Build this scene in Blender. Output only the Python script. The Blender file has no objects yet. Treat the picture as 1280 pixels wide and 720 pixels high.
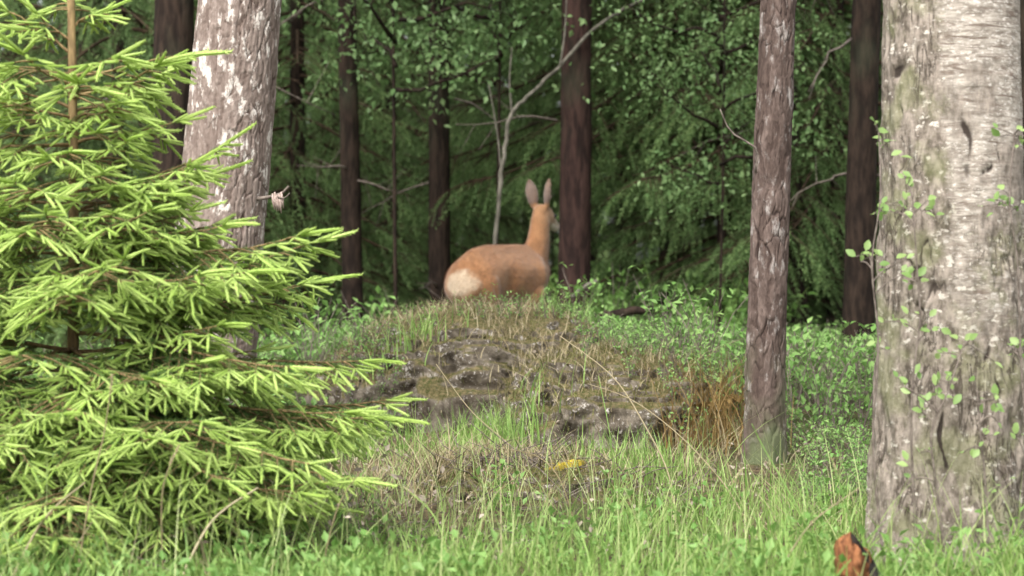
import bpy, bmesh, math, random
import numpy as np
from mathutils import Vector

random.seed(7)
RNG = np.random.default_rng(7)
SC = bpy.context.scene
COL = SC.collection
PI = math.pi

# ------------------------------------------------------------------ camera, sky, sun, exposure
FPX, CX, HY, ZC = 2800.0, 640.0, 327.0, 0.73       # focal length in photo pixels, horizon row, eye height


def P(px, py, d):
    """a photo pixel at the distance d along the view -> a point of the place"""
    return np.array([(px - CX) / FPX * d, d, ZC - (py - HY) / FPX * d])


cam_d = bpy.data.cameras.new('camera')
cam = bpy.data.objects.new('camera', cam_d)
COL.objects.link(cam)
cam.location = (0, 0, ZC)
cam.rotation_euler = (math.radians(90) - math.atan((360 - HY) / FPX), 0, 0)
cam_d.sensor_width = 36
cam_d.lens = 36 * FPX / 1280
cam_d.clip_end = 2000
cam_d.dof.use_dof = True
cam_d.dof.focus_distance = 7.0
cam_d.dof.aperture_fstop = (cam_d.lens / 1000) / 0.017
SC.camera = cam

SUN_EL, SUN_AZ = 50.0, 205.0                        # degrees; azimuth clockwise from +Y: the light comes from behind the viewer
w = bpy.data.worlds.new('World')
SC.world = w
w.use_nodes = True
nt = w.node_tree
nt.nodes.clear()
sky = nt.nodes.new('ShaderNodeTexSky')
sky.sky_type = 'NISHITA'
sky.sun_disc = False
sky.sun_elevation = math.radians(SUN_EL)
sky.sun_rotation = math.radians(SUN_AZ)
sky.dust_density = 4.0
hs = nt.nodes.new('ShaderNodeHueSaturation')
hs.inputs['Saturation'].default_value = 0.22          # white cloud cover
bg = nt.nodes.new('ShaderNodeBackground')
bg.inputs['Strength'].default_value = 0.15
wo = nt.nodes.new('ShaderNodeOutputWorld')
nt.links.new(sky.outputs['Color'], hs.inputs['Color'])
nt.links.new(hs.outputs['Color'], bg.inputs['Color'])
nt.links.new(bg.outputs['Background'], wo.inputs['Surface'])

sun_d = bpy.data.lights.new('sun', 'SUN')
sun_d.energy = 1.5
sun_d.angle = math.radians(40)
sun_d.color = (1.0, 0.965, 0.91)
sun = bpy.data.objects.new('sun', sun_d)
COL.objects.link(sun)
_a, _e = math.radians(SUN_AZ), math.radians(SUN_EL)
sun.rotation_euler = Vector((math.sin(_a) * math.cos(_e), math.cos(_a) * math.cos(_e), math.sin(_e))).to_track_quat('Z', 'Y').to_euler()
sun.location = (0, -3, 12)

SC.view_settings.view_transform = 'Standard'
SC.view_settings.look = 'None'
SC.view_settings.gamma = 1.0
SC.view_settings.exposure = 1.32
cy = SC.cycles
cy.max_bounces = 7
cy.diffuse_bounces = 4
cy.glossy_bounces = 2
cy.transmission_bounces = 4
cy.transparent_max_bounces = 4
cy.use_denoising = True
cy.sample_clamp_indirect = 6.0

# ------------------------------------------------------------------ numpy noise


def _hash(ix, iy, iz, seed):
    h = (ix * 374761393 + iy * 668265263 + iz * 2147483647 + seed * 974634777) & 0xFFFFFFFF
    h = ((h ^ (h >> 13)) * 1274126177) & 0xFFFFFFFF
    h = h ^ (h >> 16)
    return (h & 0xFFFFFF) / float(0xFFFFFF)


def vnoise(p, seed=0):
    p = np.asarray(p, float)
    i = np.floor(p).astype(np.int64)
    f = p - i
    f = f * f * (3 - 2 * f)
    r = 0
    for a in (0, 1):
        wx = f[:, 0] if a else 1 - f[:, 0]
        for b in (0, 1):
            wy = f[:, 1] if b else 1 - f[:, 1]
            for c in (0, 1):
                wz = f[:, 2] if c else 1 - f[:, 2]
                r = r + wx * wy * wz * _hash(i[:, 0] + a, i[:, 1] + b, i[:, 2] + c, seed)
    return r * 2 - 1


def fbm(p, oct=4, seed=0, gain=0.5):
    p = np.asarray(p, float)
    r, a, t = 0, 1.0, 0
    for k in range(oct):
        r = r + a * vnoise(p * 2 ** k, seed + k * 17)
        t += a
        a *= gain
    return r / t


def cells(u, v, period, seed):
    """jittered cells on a surface that wraps in u: distance to the edge between cells, and a random number per cell"""
    iu, iv = np.floor(u).astype(np.int64), np.floor(v).astype(np.int64)
    f1 = np.full(u.shape, 9.0)
    f2 = np.full(u.shape, 9.0)
    rid = np.zeros(u.shape)
    for a in (-1, 0, 1):
        for b in (-1, 0, 1):
            cu, cv = iu + a, iv + b
            cw = np.mod(cu, period)
            z = np.zeros_like(cw)
            jx, jy = _hash(cw, cv, z, seed), _hash(cw, cv, z + 5, seed)
            d = np.hypot(cu + jx - u, cv + jy - v)
            m = d < f1
            f2 = np.where(m, f1, np.minimum(f2, d))
            rid = np.where(m, _hash(cw, cv, z + 9, seed), rid)
            f1 = np.where(m, d, f1)
    return f2 - f1, rid


def sstep(a, b, x):
    t = np.clip((np.asarray(x, float) - a) / (b - a), 0, 1)
    return t * t * (3 - 2 * t)


def nrm(v):
    v = np.asarray(v, float)
    return v / np.maximum(np.linalg.norm(v, axis=-1, keepdims=True), 1e-9)


def U(a, b, n=None):
    return RNG.uniform(a, b, n)


# ------------------------------------------------------------------ mesh helpers
def make_mesh(name, V, F, mats, idx=None, smooth=True, attrs=None):
    """F: list of index arrays (m,3) or (m,4); idx: material index of each array"""
    me = bpy.data.meshes.new(name)
    V = np.asarray(V, np.float32)
    me.vertices.add(len(V))
    me.vertices.foreach_set('co', V.ravel())
    F = [np.asarray(f, np.int32) for f in F if len(f)]
    tot = np.concatenate([np.full(len(f), f.shape[1], np.int32) for f in F])
    loops = np.concatenate([f.ravel() for f in F])
    me.loops.add(len(loops))
    me.loops.foreach_set('vertex_index', loops)
    me.polygons.add(len(tot))
    st = np.zeros(len(tot), np.int32)
    st[1:] = np.cumsum(tot)[:-1]
    me.polygons.foreach_set('loop_start', st)
    if idx is not None:
        me.polygons.foreach_set('material_index', np.concatenate([np.full(len(f), i, np.int32) for f, i in zip(F, idx)]))
    me.polygons.foreach_set('use_smooth', np.full(len(tot), bool(smooth)))
    for m in (mats if isinstance(mats, (list, tuple)) else [mats]):
        me.materials.append(m)
    me.update(calc_edges=True)
    for k, a in (attrs or {}).items():
        a = np.asarray(a, np.float32)
        if a.ndim == 1:
            at = me.attributes.new(k, 'FLOAT', 'POINT')
            at.data.foreach_set('value', a)
        else:
            at = me.attributes.new(k, 'FLOAT_COLOR', 'POINT')
            at.data.foreach_set('color', np.concatenate([a, np.ones((len(a), 1), np.float32)], 1).ravel())
    me.validate()
    return me


def link(name, me, parent=None, label=None, cat=None, group=None, kind=None, loc=None, rot=None):
    o = bpy.data.objects.new(name, me)
    COL.objects.link(o)
    if parent is not None:
        o.parent = parent
    if loc is not None:
        o.location = loc
    if rot is not None:
        o.rotation_euler = rot
    for k, v in (('label', label), ('category', cat), ('group', group), ('kind', kind)):
        if v:
            o[k] = v
    return o


def copy_tree(o, parent=None, label=None):
    c = o.copy()
    COL.objects.link(c)
    c.parent = parent
    if label:
        c['label'] = label
    for ch in list(o.children):
        copy_tree(ch, c)
    return c


class Buf:
    """collects vertices and faces of one mesh"""

    def __init__(s):
        s.V, s.F, s.n, s.I = [], [], 0, []

    def add(s, V, F, idx=0):
        if len(V) == 0:
            return
        for f in (F if isinstance(F, list) else [F]):
            s.F.append(np.asarray(f) + s.n)
            s.I.append(idx)
        s.V.append(np.asarray(V, float))
        s.n += len(V)

    def tube(s, pts, rad, sides=6, idx=0, cap=True):
        V, F = tube(pts, rad, sides, cap)
        s.add(V, F, idx)

    def mesh(s, name, mats, smooth=True, attrs=None):
        return make_mesh(name, np.concatenate(s.V), s.F, mats, s.I, smooth, attrs)


def tube(pts, rad, sides=6, cap=True):
    pts = np.asarray(pts, float)
    n = len(pts)
    rad = np.broadcast_to(np.asarray(rad, float), (n,))
    t = nrm(np.gradient(pts, axis=0))
    ref = np.array([0.0, 0, 1]) if abs(t[0][2]) < 0.9 else np.array([1.0, 0, 0])
    a = nrm(np.cross(t, ref))
    b = np.cross(t, a)
    ang = np.arange(sides) / sides * 2 * PI
    V = pts[:, None] + rad[:, None, None] * (np.cos(ang)[None, :, None] * a[:, None] + np.sin(ang)[None, :, None] * b[:, None])
    V = V.reshape(-1, 3)
    i, j = np.meshgrid(np.arange(n - 1), np.arange(sides), indexing='ij')
    k = (j + 1) % sides
    Q = np.stack([i * sides + j, i * sides + k, (i + 1) * sides + k, (i + 1) * sides + j], -1).reshape(-1, 4)
    F = [Q]
    if cap:
        V = np.concatenate([V, pts[:1], pts[-1:]])
        j = np.arange(sides)
        k = (j + 1) % sides
        F.append(np.stack([np.full(sides, n * sides), k, j], 1))
        F.append(np.stack([np.full(sides, n * sides + 1), (n - 1) * sides + j, (n - 1) * sides + k], 1))
    return V, F


def frames(d, up=None, roll=None):
    """rotation matrices whose first column is d"""
    d = nrm(d)
    if up is None:
        up = np.tile([0.0, 0, 1], (len(d), 1))
    bad = np.abs((d * nrm(up)).sum(1)) > 0.98
    up = np.where(bad[:, None], np.array([0.3, 0.9, 0.1]), up)
    y = nrm(np.cross(up, d))
    z = np.cross(d, y)
    if roll is not None:
        c, s_ = np.cos(roll)[:, None], np.sin(roll)[:, None]
        y, z = c * y + s_ * z, c * z - s_ * y
    return np.stack([d, y, z], -1)


def inst(tv, tf, R, T, S):
    """copies of a small template as one set of vertices and faces"""
    tv = np.asarray(tv, float)
    S = np.asarray(S, float)
    n, k = len(T), len(tv)
    if S.ndim == 1:
        S = S[:, None].repeat(3, 1)
    V = np.einsum('nij,nkj->nki', R, tv[None] * S[:, None, :]) + np.asarray(T)[:, None]
    F = (np.asarray(tf)[None] + (np.arange(n) * k)[:, None, None]).reshape(-1, np.asarray(tf).shape[1])
    return V.reshape(-1, 3), F


def interp(pts, n):
    """a smooth curve through the given points"""
    pts = np.asarray(pts, float)
    m = len(pts)
    if m < 3:
        t = np.linspace(0, 1, n)[:, None]
        return pts[0] * (1 - t) + pts[-1] * t
    t = np.linspace(0, m - 1, n)
    i = np.clip(np.floor(t).astype(int), 0, m - 2)
    f = (t - i)[:, None]
    p0, p1, p2, p3 = pts[np.maximum(i - 1, 0)], pts[i], pts[i + 1], pts[np.minimum(i + 2, m - 1)]
    return 0.5 * (2 * p1 + (p2 - p0) * f + (2 * p0 - 5 * p1 + 4 * p2 - p3) * f ** 2 + (3 * p1 - p0 - 3 * p2 + p3) * f ** 3)


# ------------------------------------------------------------------ materials
class NT:
    def __init__(s, name):
        s.m = bpy.data.materials.new(name)
        s.m.use_nodes = True
        s.t = s.m.node_tree
        s.t.nodes.clear()
        s.out = s.t.nodes.new('ShaderNodeOutputMaterial')

    def n(s, typ, props=None, **inp):
        nd = s.t.nodes.new('ShaderNode' + typ)
        for k, v in (props or {}).items():
            setattr(nd, k, v)
        for k, v in inp.items():
            key = k.replace('_', ' ')
            sock = nd.inputs[int(k[1:])] if k[0] == 'i' and k[1:].isdigit() else nd.inputs[key]
            if isinstance(v, bpy.types.NodeSocket):
                s.t.links.new(v, sock)
            else:
                if isinstance(v, tuple) and len(v) == 3 and sock.type == 'RGBA':
                    v = v + (1,)
                sock.default_value = v
        return nd

    def math(s, op, a, b=0.0, clamp=False):
        return s.n('Math', {'operation': op, 'use_clamp': clamp}, i0=a, i1=b).outputs[0]

    def mix(s, f, a, b, blend='MIX'):
        nd = s.n('Mix', {'data_type': 'RGBA', 'blend_type': blend, 'clamp_factor': True})
        for i, v in ((0, f), (6, a), (7, b)):
            if isinstance(v, bpy.types.NodeSocket):
                s.t.links.new(v, nd.inputs[i])
            else:
                nd.inputs[i].default_value = v + (1,) if isinstance(v, tuple) and len(v) == 3 else v
        return nd.outputs[2]

    def noise(s, vec, scale, detail=4.0, rough=0.55, dist=0.0):
        return s.n('TexNoise', None, Vector=vec, Scale=scale, Detail=detail, Roughness=rough, Distortion=dist).outputs['Fac']

    def step(s, x, a, b):
        return s.n('MapRange', {'interpolation_type': 'SMOOTHSTEP'}, Value=x, From_Min=a, From_Max=b).outputs[0]

    def coords(s, scale=(1, 1, 1), which='Object'):
        tc = s.n('TexCoord').outputs[which]
        return s.n('Mapping', None, Vector=tc, Scale=scale).outputs[0]

    def attr(s, name, out='Fac'):
        return s.n('Attribute', {'attribute_name': name}).outputs[out]

    def bump(s, h, strength=0.5, dist=0.01):
        return s.n('Bump', None, Height=h, Strength=strength, Distance=dist).outputs[0]

    def principled(s, col, rough=0.8, spec=0.3, normal=None, **kw):
        p = s.n('BsdfPrincipled', None, Base_Color=col, Roughness=rough)
        p.inputs['Specular IOR Level'].default_value = spec
        if normal is not None:
            s.t.links.new(normal, p.inputs['Normal'])
        for k, v in kw.items():
            p.inputs[k.replace('_', ' ')].default_value = v
        return p.outputs[0]

    def done(s, sh):
        s.t.links.new(sh, s.out.inputs['Surface'])
        return s.m


def leaf_mat(name, c1, c2, trans=0.35, rough=0.5, spec=0.35, clump=0.0, cscale=3.0):
    """foliage: every leaf its own tone between c1 and c2, some light passes through"""
    t = NT(name)
    r = t.n('NewGeometry').outputs['Random Per Island']
    o = t.n('ObjectInfo').outputs['Random']
    f = t.math('FRACT', t.math('ADD', r, o))
    col = t.mix(f, c1, c2)
    if clump:
        nz = t.noise(t.coords(), cscale, 2.0)
        dk = tuple(x * (1 - clump) for x in c1)
        col = t.mix(t.step(nz, 0.38, 0.62), t.mix(0.6, col, dk), col)
    p = t.principled(col, rough, spec)
    tl = t.n('BsdfTranslucent', None, Color=col).outputs[0]
    return t.done(t.n('MixShader', None, Fac=trans, i1=p, i2=tl).outputs[0])


def bark_far(name, c1, c2, scale=1.0):
    t = NT(name)
    v = t.coords((9 * scale, 9 * scale, 2.2 * scale))
    n1 = t.noise(v, 3.0, 5.0, 0.6)
    n2 = t.noise(t.coords((1, 1, 0.5)), 2.5, 3.0)
    col = t.mix(t.step(n1, 0.35, 0.68), c1, c2)
    col = t.mix(t.math('MULTIPLY', t.step(n2, 0.5, 0.75), 0.5), col, (0.07, 0.085, 0.05))
    return t.done(t.principled(col, 0.9, 0.15, t.bump(n1, 0.9, 0.02)))


def bark_pine(name, plate_a, plate_b, crack, lichen, lich_lo, lich_hi):
    t = NT(name)
    cr, rid = t.attr('crack'), t.attr('cell')
    fine = t.noise(t.coords((1, 1, 0.45)), 75.0, 5.0, 0.65)
    big = t.noise(t.coords((1, 1, 0.6)), 4.0, 3.0)
    col = t.mix(rid, plate_a, plate_b)
    col = t.mix(t.step(fine, 0.35, 0.7), t.mix(0.45, col, crack), col)
    lf = t.noise(t.coords((1, 1, 0.55)), 26.0, 6.0, 0.7)
    lm = t.math('MULTIPLY', t.step(t.math('ADD', lf, t.math('MULTIPLY', t.math('SUBTRACT', big, 0.5), 0.25)), lich_lo, lich_hi), t.step(rid, 0.15, 0.5))
    col = t.mix(lm, col, lichen)
    col = t.mix(t.math('MULTIPLY', t.step(cr, 0.20, 0.0), 0.85), col, crack)
    low = t.step(t.n('SeparateXYZ', None, Vector=t.coords()).outputs[2], 0.55, 0.0)
    col = t.mix(t.math('MULTIPLY', low, t.step(big, 0.4, 0.6)), col, (0.10, 0.115, 0.06))
    return t.done(t.principled(col, 0.92, 0.12, t.bump(fine, 0.7, 0.006)))


def bark_birch():
    t = NT('birch_bark')
    cr, rough_ = t.attr('crack'), t.attr('rough')
    z = t.coords((1, 1, 1))
    streak = t.noise(t.coords((1, 1, 3.2)), 24.0, 7.0, 0.72, 0.6)
    lent = t.noise(t.coords((1, 1, 11.0)), 9.0, 3.0, 0.6, 0.6)
    patch = t.noise(z, 6.0, 4.0, 0.6)
    fleck = t.noise(t.coords((1, 1, 1.6)), 34.0, 4.0, 0.6)
    fine = t.noise(t.coords((1, 1, 0.5)), 48.0, 6.0, 0.7)
    grain = t.noise(t.coords((1, 1, 2.2)), 75.0, 5.0, 0.7)
    white = t.mix(t.step(streak, 0.34, 0.66), (0.19, 0.162, 0.132), (0.45, 0.405, 0.35))
    white = t.mix(t.step(grain, 0.54, 0.62), white, (0.60, 0.56, 0.51))
    band = t.noise(t.coords((1, 1, 9.0)), 13.0, 5.0, 0.65, 0.8)
    white = t.mix(t.math('MULTIPLY', t.step(band, 0.52, 0.60), 0.45), white, (0.16, 0.12, 0.095))
    white = t.mix(t.math('MULTIPLY', t.step(lent, 0.56, 0.64), 0.85), white, (0.13, 0.095, 0.075))
    white = t.mix(t.math('MULTIPLY', t.step(patch, 0.47, 0.60), 0.85), white, t.mix(t.step(fine, 0.35, 0.65), (0.10, 0.082, 0.065), (0.30, 0.255, 0.215)))
    old = t.mix(t.step(fine, 0.32, 0.68), (0.085, 0.068, 0.052), (0.33, 0.28, 0.235))
    old = t.mix(t.step(fleck, 0.58, 0.66), old, (0.50, 0.46, 0.40))
    old = t.mix(t.math('MULTIPLY', t.step(t.noise(z, 7.0, 4.0), 0.47, 0.62), 0.5), old, (0.17, 0.18, 0.085))
    fv = t.noise(t.coords((1, 1, 0.22)), 26.0, 5.0, 0.65, 0.8)
    fis = t.math('SUBTRACT', 1.0, t.math('MULTIPLY', t.math('ABSOLUTE', t.math('SUBTRACT', fv, 0.5)), 22.0))
    gate = t.step(t.noise(t.coords((1, 1, 0.6)), 7.0, 3.0), 0.46, 0.58)
    old = t.mix(t.math('MULTIPLY', t.math('MULTIPLY', t.step(fis, 0.1, 0.8), gate), 0.85), old, (0.045, 0.034, 0.026))
    col = t.mix(t.step(t.math('ADD', rough_, t.math('MULTIPLY', t.math('SUBTRACT', fleck, 0.5), 1.5)), 0.30, 0.70), white, old)
    col = t.mix(t.step(cr, 0.35, 0.85), col, (0.04, 0.03, 0.024))
    h = t.math('ADD', streak, t.math('MULTIPLY', fine, t.math('MULTIPLY', rough_, 2.0)))
    return t.done(t.principled(col, 0.85, 0.2, t.bump(h, 0.6, 0.006)))


def rock_mat(name, moss, litter):
    t = NT(name)
    v = t.coords()
    n1 = t.noise(v, 9.0, 6.0, 0.65)
    n2 = t.noise(v, 60.0, 5.0, 0.7)
    n3 = t.noise(v, 70.0, 3.0, 0.6)
    st = t.noise(t.coords((1, 1, 0.18)), 30.0, 3.0, 0.6)
    col = t.mix(t.step(n1, 0.35, 0.7), (0.06, 0.048, 0.034), (0.25, 0.215, 0.17))
    col = t.mix(t.math('MULTIPLY', t.step(st, 0.45, 0.7), 0.7), col, (0.045, 0.035, 0.026))
    col = t.mix(t.step(t.math('ADD', n2, t.math('MULTIPLY', t.math('SUBTRACT', t.noise(v, 8.0, 2.0), 0.5), 0.35)), 0.56, 0.64), col, (0.42, 0.39, 0.35))
    nz = t.n('SeparateXYZ', None, Vector=t.n('NewGeometry').outputs['Normal']).outputs[2]
    m = t.step(t.math('ADD', nz, t.math('MULTIPLY', t.math('SUBTRACT', n1, 0.5), 1.7)), 0.50, 0.80)
    mc = t.mix(t.step(n3, 0.35, 0.65), moss, litter)
    col = t.mix(m, col, mc)
    h = t.math('ADD', n1, t.math('MULTIPLY', n2, 0.6))
    return t.done(t.principled(col, 0.95, 0.1, t.bump(h, 0.9, 0.02)))


def ground_mat():
    t = NT('forest_floor')
    v = t.coords()
    n1 = t.noise(v, 2.2, 5.0, 0.6)
    n2 = t.noise(v, 22.0, 5.0, 0.65)
    col = t.mix(t.step(n2, 0.35, 0.65), (0.045, 0.035, 0.022), (0.14, 0.105, 0.06))
    col = t.mix(t.math('MULTIPLY', t.step(n1, 0.42, 0.6), 0.8), col, (0.06, 0.085, 0.025))
    return t.done(t.principled(col, 0.95, 0.1, t.bump(n2, 0.9, 0.03)))


def plain(name, c1, c2, scale=20.0, rough=0.85, spec=0.2, stretch=(1, 1, 1), bump=0.5):
    t = NT(name)
    n1 = t.noise(t.coords(stretch), scale, 5.0, 0.6)
    return t.done(t.principled(t.mix(t.step(n1, 0.32, 0.68), c1, c2), rough, spec, t.bump(n1, bump, 0.008)))


def deer_mat():
    t = NT('deer_coat')
    col = t.attr('coat', 'Color')
    fur = t.noise(t.coords((0.35, 1, 1)), 120.0, 4.0, 0.7)
    pat = t.noise(t.coords(), 14.0, 3.0, 0.6)
    col = t.mix(t.step(fur, 0.3, 0.7), t.mix(0.38, col, (0.08, 0.04, 0.02)), col)
    col = t.mix(t.math('MULTIPLY', t.step(pat, 0.35, 0.7), 0.16), col, (0.45, 0.27, 0.14))
    p = t.principled(col, 0.75, 0.15, t.bump(fur, 0.4, 0.006), Sheen_Weight=0.25, Sheen_Roughness=0.5)
    return t.done(p)


M = {
    'shoot': leaf_mat('new_spruce_growth', (0.37, 0.53, 0.11), (0.55, 0.68, 0.22), 0.35, 0.5, 0.25),
    'needle': leaf_mat('old_spruce_needles', (0.06, 0.13, 0.035), (0.14, 0.24, 0.065), 0.25, 0.5, 0.3),
    'spruce_wood': plain('spruce_twig_bark', (0.15, 0.10, 0.05), (0.30, 0.21, 0.10), 60, stretch=(1, 1, .3)),
    'pine_grey': bark_pine('grey_pine_bark', (0.15, 0.112, 0.093), (0.33, 0.268, 0.232), (0.06, 0.037, 0.03), (0.56, 0.51, 0.46), 0.53, 0.62),
    'pine_red': bark_pine('red_pine_bark', (0.066, 0.045, 0.037), (0.18, 0.134, 0.115), (0.022, 0.014, 0.012), (0.30, 0.27, 0.25), 0.52, 0.68),
    'birch': bark_birch(),
    'far_red': bark_far('dark_red_bark', (0.016, 0.009, 0.0075), (0.048, 0.026, 0.021)),
    'far_dark': bark_far('dark_bark', (0.012, 0.008, 0.006), (0.038, 0.025, 0.018)),
    'far_brown': bark_far('brown_bark', (0.026, 0.017, 0.01), (0.075, 0.05, 0.03)),
    'pale_bark': plain('pale_sapling_bark', (0.06, 0.055, 0.042), (0.17, 0.155, 0.125), 25, stretch=(1, 1, .5)),
    'dead_wood': plain('dead_twig_wood', (0.08, 0.064, 0.052), (0.20, 0.165, 0.14), 40),
    'droop': leaf_mat('hanging_spruce_needles', (0.10, 0.18, 0.06), (0.23, 0.33, 0.12), 0.3, 0.6, 0.2, 0.35, 1.6),
    'broad': leaf_mat('broad_leaves', (0.13, 0.24, 0.08), (0.28, 0.40, 0.17), 0.4, 0.45, 0.3, 0.3, 1.0),
    'berry': leaf_mat('bilberry_leaves', (0.17, 0.34, 0.08), (0.32, 0.48, 0.16), 0.35, 0.5, 0.25, 0.3, 2.5),
    'grass': leaf_mat('fresh_grass', (0.14, 0.27, 0.05), (0.36, 0.51, 0.15), 0.4, 0.5, 0.35),
    'pale_grass': leaf_mat('pale_grass', (0.26, 0.36, 0.11), (0.48, 0.53, 0.24), 0.4, 0.5, 0.3),
    'herb': leaf_mat('meadow_herbs', (0.14, 0.28, 0.06), (0.25, 0.41, 0.12), 0.4, 0.5, 0.35),
    'dry': leaf_mat('dry_grass', (0.23, 0.18, 0.095), (0.43, 0.37, 0.24), 0.25, 0.7, 0.15),
    'moss': leaf_mat('moss_tips', (0.09, 0.085, 0.03), (0.24, 0.24, 0.08), 0.25, 0.7, 0.15, 0.4, 6.0),
    'brown': leaf_mat('withered_bracken', (0.14, 0.085, 0.03), (0.32, 0.22, 0.085), 0.25, 0.7, 0.15),
    'litter': leaf_mat('leaf_litter', (0.11, 0.08, 0.055), (0.42, 0.36, 0.29), 0.1, 0.8, 0.15),
    'twigleaf': leaf_mat('fresh_sapling_leaves', (0.17, 0.30, 0.075), (0.36, 0.49, 0.18), 0.45, 0.45, 0.4),
    'rock1': rock_mat('mossy_granite', (0.055, 0.062, 0.02), (0.16, 0.125, 0.065)),
    'rock2': rock_mat('grey_granite', (0.06, 0.068, 0.022), (0.16, 0.125, 0.065)),
    'ground': ground_mat(),
    'yellow_moss': plain('yellow_moss', (0.26, 0.20, 0.02), (0.44, 0.34, 0.05), 60, 0.95, 0.1),
    'rot_wood': plain('rotten_orange_wood', (0.08, 0.03, 0.014), (0.27, 0.115, 0.05), 70, 0.85, 0.15, (1, 1, .3)),
    'black_bark': plain('black_wet_bark', (0.012, 0.01, 0.009), (0.05, 0.042, 0.036), 40),
    'flake': plain('bark_flake', (0.24, 0.175, 0.145), (0.42, 0.33, 0.29), 60),
    'deer': deer_mat(),
    'eye': plain('dark_eye', (0.01, 0.008, 0.007), (0.015, 0.012, 0.01), 5, 0.12, 0.5, bump=0.0),
    'far_leaf': leaf_mat('far_woodland_leaves', (0.09, 0.15, 0.055), (0.19, 0.27, 0.11), 0.3, 0.7, 0.1),
}

# ------------------------------------------------------------------ the ground


def ground_z(x, y):
    x, y = np.asarray(x, float), np.asarray(y, float)
    x, y = np.broadcast_arrays(x, y)
    p = np.stack([x.ravel(), y.ravel(), np.zeros(x.size)], 1)
    z = -0.8 * (1 - sstep(0.5, 4.4, y))
    z = z + (0.035 * fbm(p * 1.3, 3, 3) + 0.10 * vnoise(p * 0.22, 5) * sstep(12, 20, p[:, 1])).reshape(x.shape)
    z = z + 0.12 * np.exp(-((x + 0.05) / 0.9) ** 2 - ((y - 11.4) / 1.4) ** 2)
    z = z + 0.10 * np.exp(-((x - 0.7) / 1.0) ** 2 - ((y - 9.8) / 1.3) ** 2)
    return z


def gz(x, y):
    return float(ground_z(np.array([x]), np.array([y]))[0])


def build_ground():
    xs = np.concatenate([-np.geomspace(400, 4.2, 40), np.linspace(-4, 4, 110), np.geomspace(4.2, 400, 40)])
    ys = np.concatenate([-np.geomspace(200, 2.2, 22), np.linspace(-2, 3.9, 20), np.linspace(4, 17, 170), np.geomspace(17.2, 500, 70)])
    X, Y = np.meshgrid(xs, ys)
    Z = ground_z(X, Y)
    V = np.stack([X.ravel(), Y.ravel(), Z.ravel()], 1)
    nx = len(xs)
    i, j = np.meshgrid(np.arange(len(ys) - 1), np.arange(nx - 1), indexing='ij')
    F = np.stack([i * nx + j, i * nx + j + 1, (i + 1) * nx + j + 1, (i + 1) * nx + j], -1).reshape(-1, 4)
    link('ground', make_mesh('ground', V, [F], M['ground']), kind='structure')


build_ground()

# ------------------------------------------------------------------ boulders under the deer


def boulder(name, label, c, size, mat, seed, nu=170, nv=90, rough=0.16, facet=0.10):
    ph = np.linspace(0, PI * 0.86, nv)
    th = np.arange(nu) / nu * 2 * PI
    T, Pp = np.meshgrid(th, ph)
    D = np.stack([np.sin(Pp) * np.cos(T), np.sin(Pp) * np.sin(T), np.cos(Pp)], -1).reshape(-1, 3)
    D0 = np.sign(D) * np.abs(D) ** 0.72
    r = 1 + rough * fbm(D * 1.7 + seed, 5, seed) + facet * np.abs(fbm(D * np.asarray(size) * np.array([7, 7, 4]) + seed, 3, seed + 4)) + 0.03 * fbm(D * 14, 3, seed + 8) + 0.018 * fbm(D * np.array([34, 34, 16]), 3, seed + 9)
    ledge = np.round((D[:, 2] + 0.12 * fbm(D * 4, 3, seed)) * 4) / 4
    crag = 1 - np.abs(fbm(D * np.asarray(size) * np.array([9, 9, 3.0]) + seed, 4, seed + 21)) * 2.2
    r = r + .03 * fbm(D * 9 + seed, 3, seed + 30) - 0.07 * sstep(.5, 1.0, crag) * (D[:, 2] < .85) - .06 * sstep(.1, .6, fbm(D * np.asarray(size) * np.array([16, 16, 4]), 3, seed + 40))
    V = D0 * r[:, None] * np.asarray(size)
    i, j = np.meshgrid(np.arange(nv - 1), np.arange(nu), indexing='ij')
    k = (j + 1) % nu
    F = np.stack([i * nu + j, (i + 1) * nu + j, (i + 1) * nu + k, i * nu + k], -1).reshape(-1, 4)
    o = link(name, make_mesh(name, V, [F], mat), None, label, 'boulder', loc=c)
    return o, V + np.asarray(c)


B1, B1V = boulder('boulder', 'large mossy boulder topped with dry grass in front of the deer', (-0.16, 10.05, 0.08), (0.66, 0.95, 0.40), M['rock1'], 3)
B2, B2V = boulder('boulder', 'low grey cracked boulder with brown top, right of the mossy one', (0.40, 9.0, 0.05), (0.44, 0.66, 0.30), M['rock2'], 12)
B3, B3V = boulder('boulder', 'small litter covered hummock of stone with yellow moss on it', (0.03, 7.15, -0.10), (0.42, 0.45, 0.19), M['rock1'], 21, 130, 70)
B4, B4V = boulder('boulder', 'flat dark stone at the left foot of the mossy boulder', (-0.62, 9.9, 0.08), (0.30, 0.45, 0.22), M['rock2'], 33, 110, 60)


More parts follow.
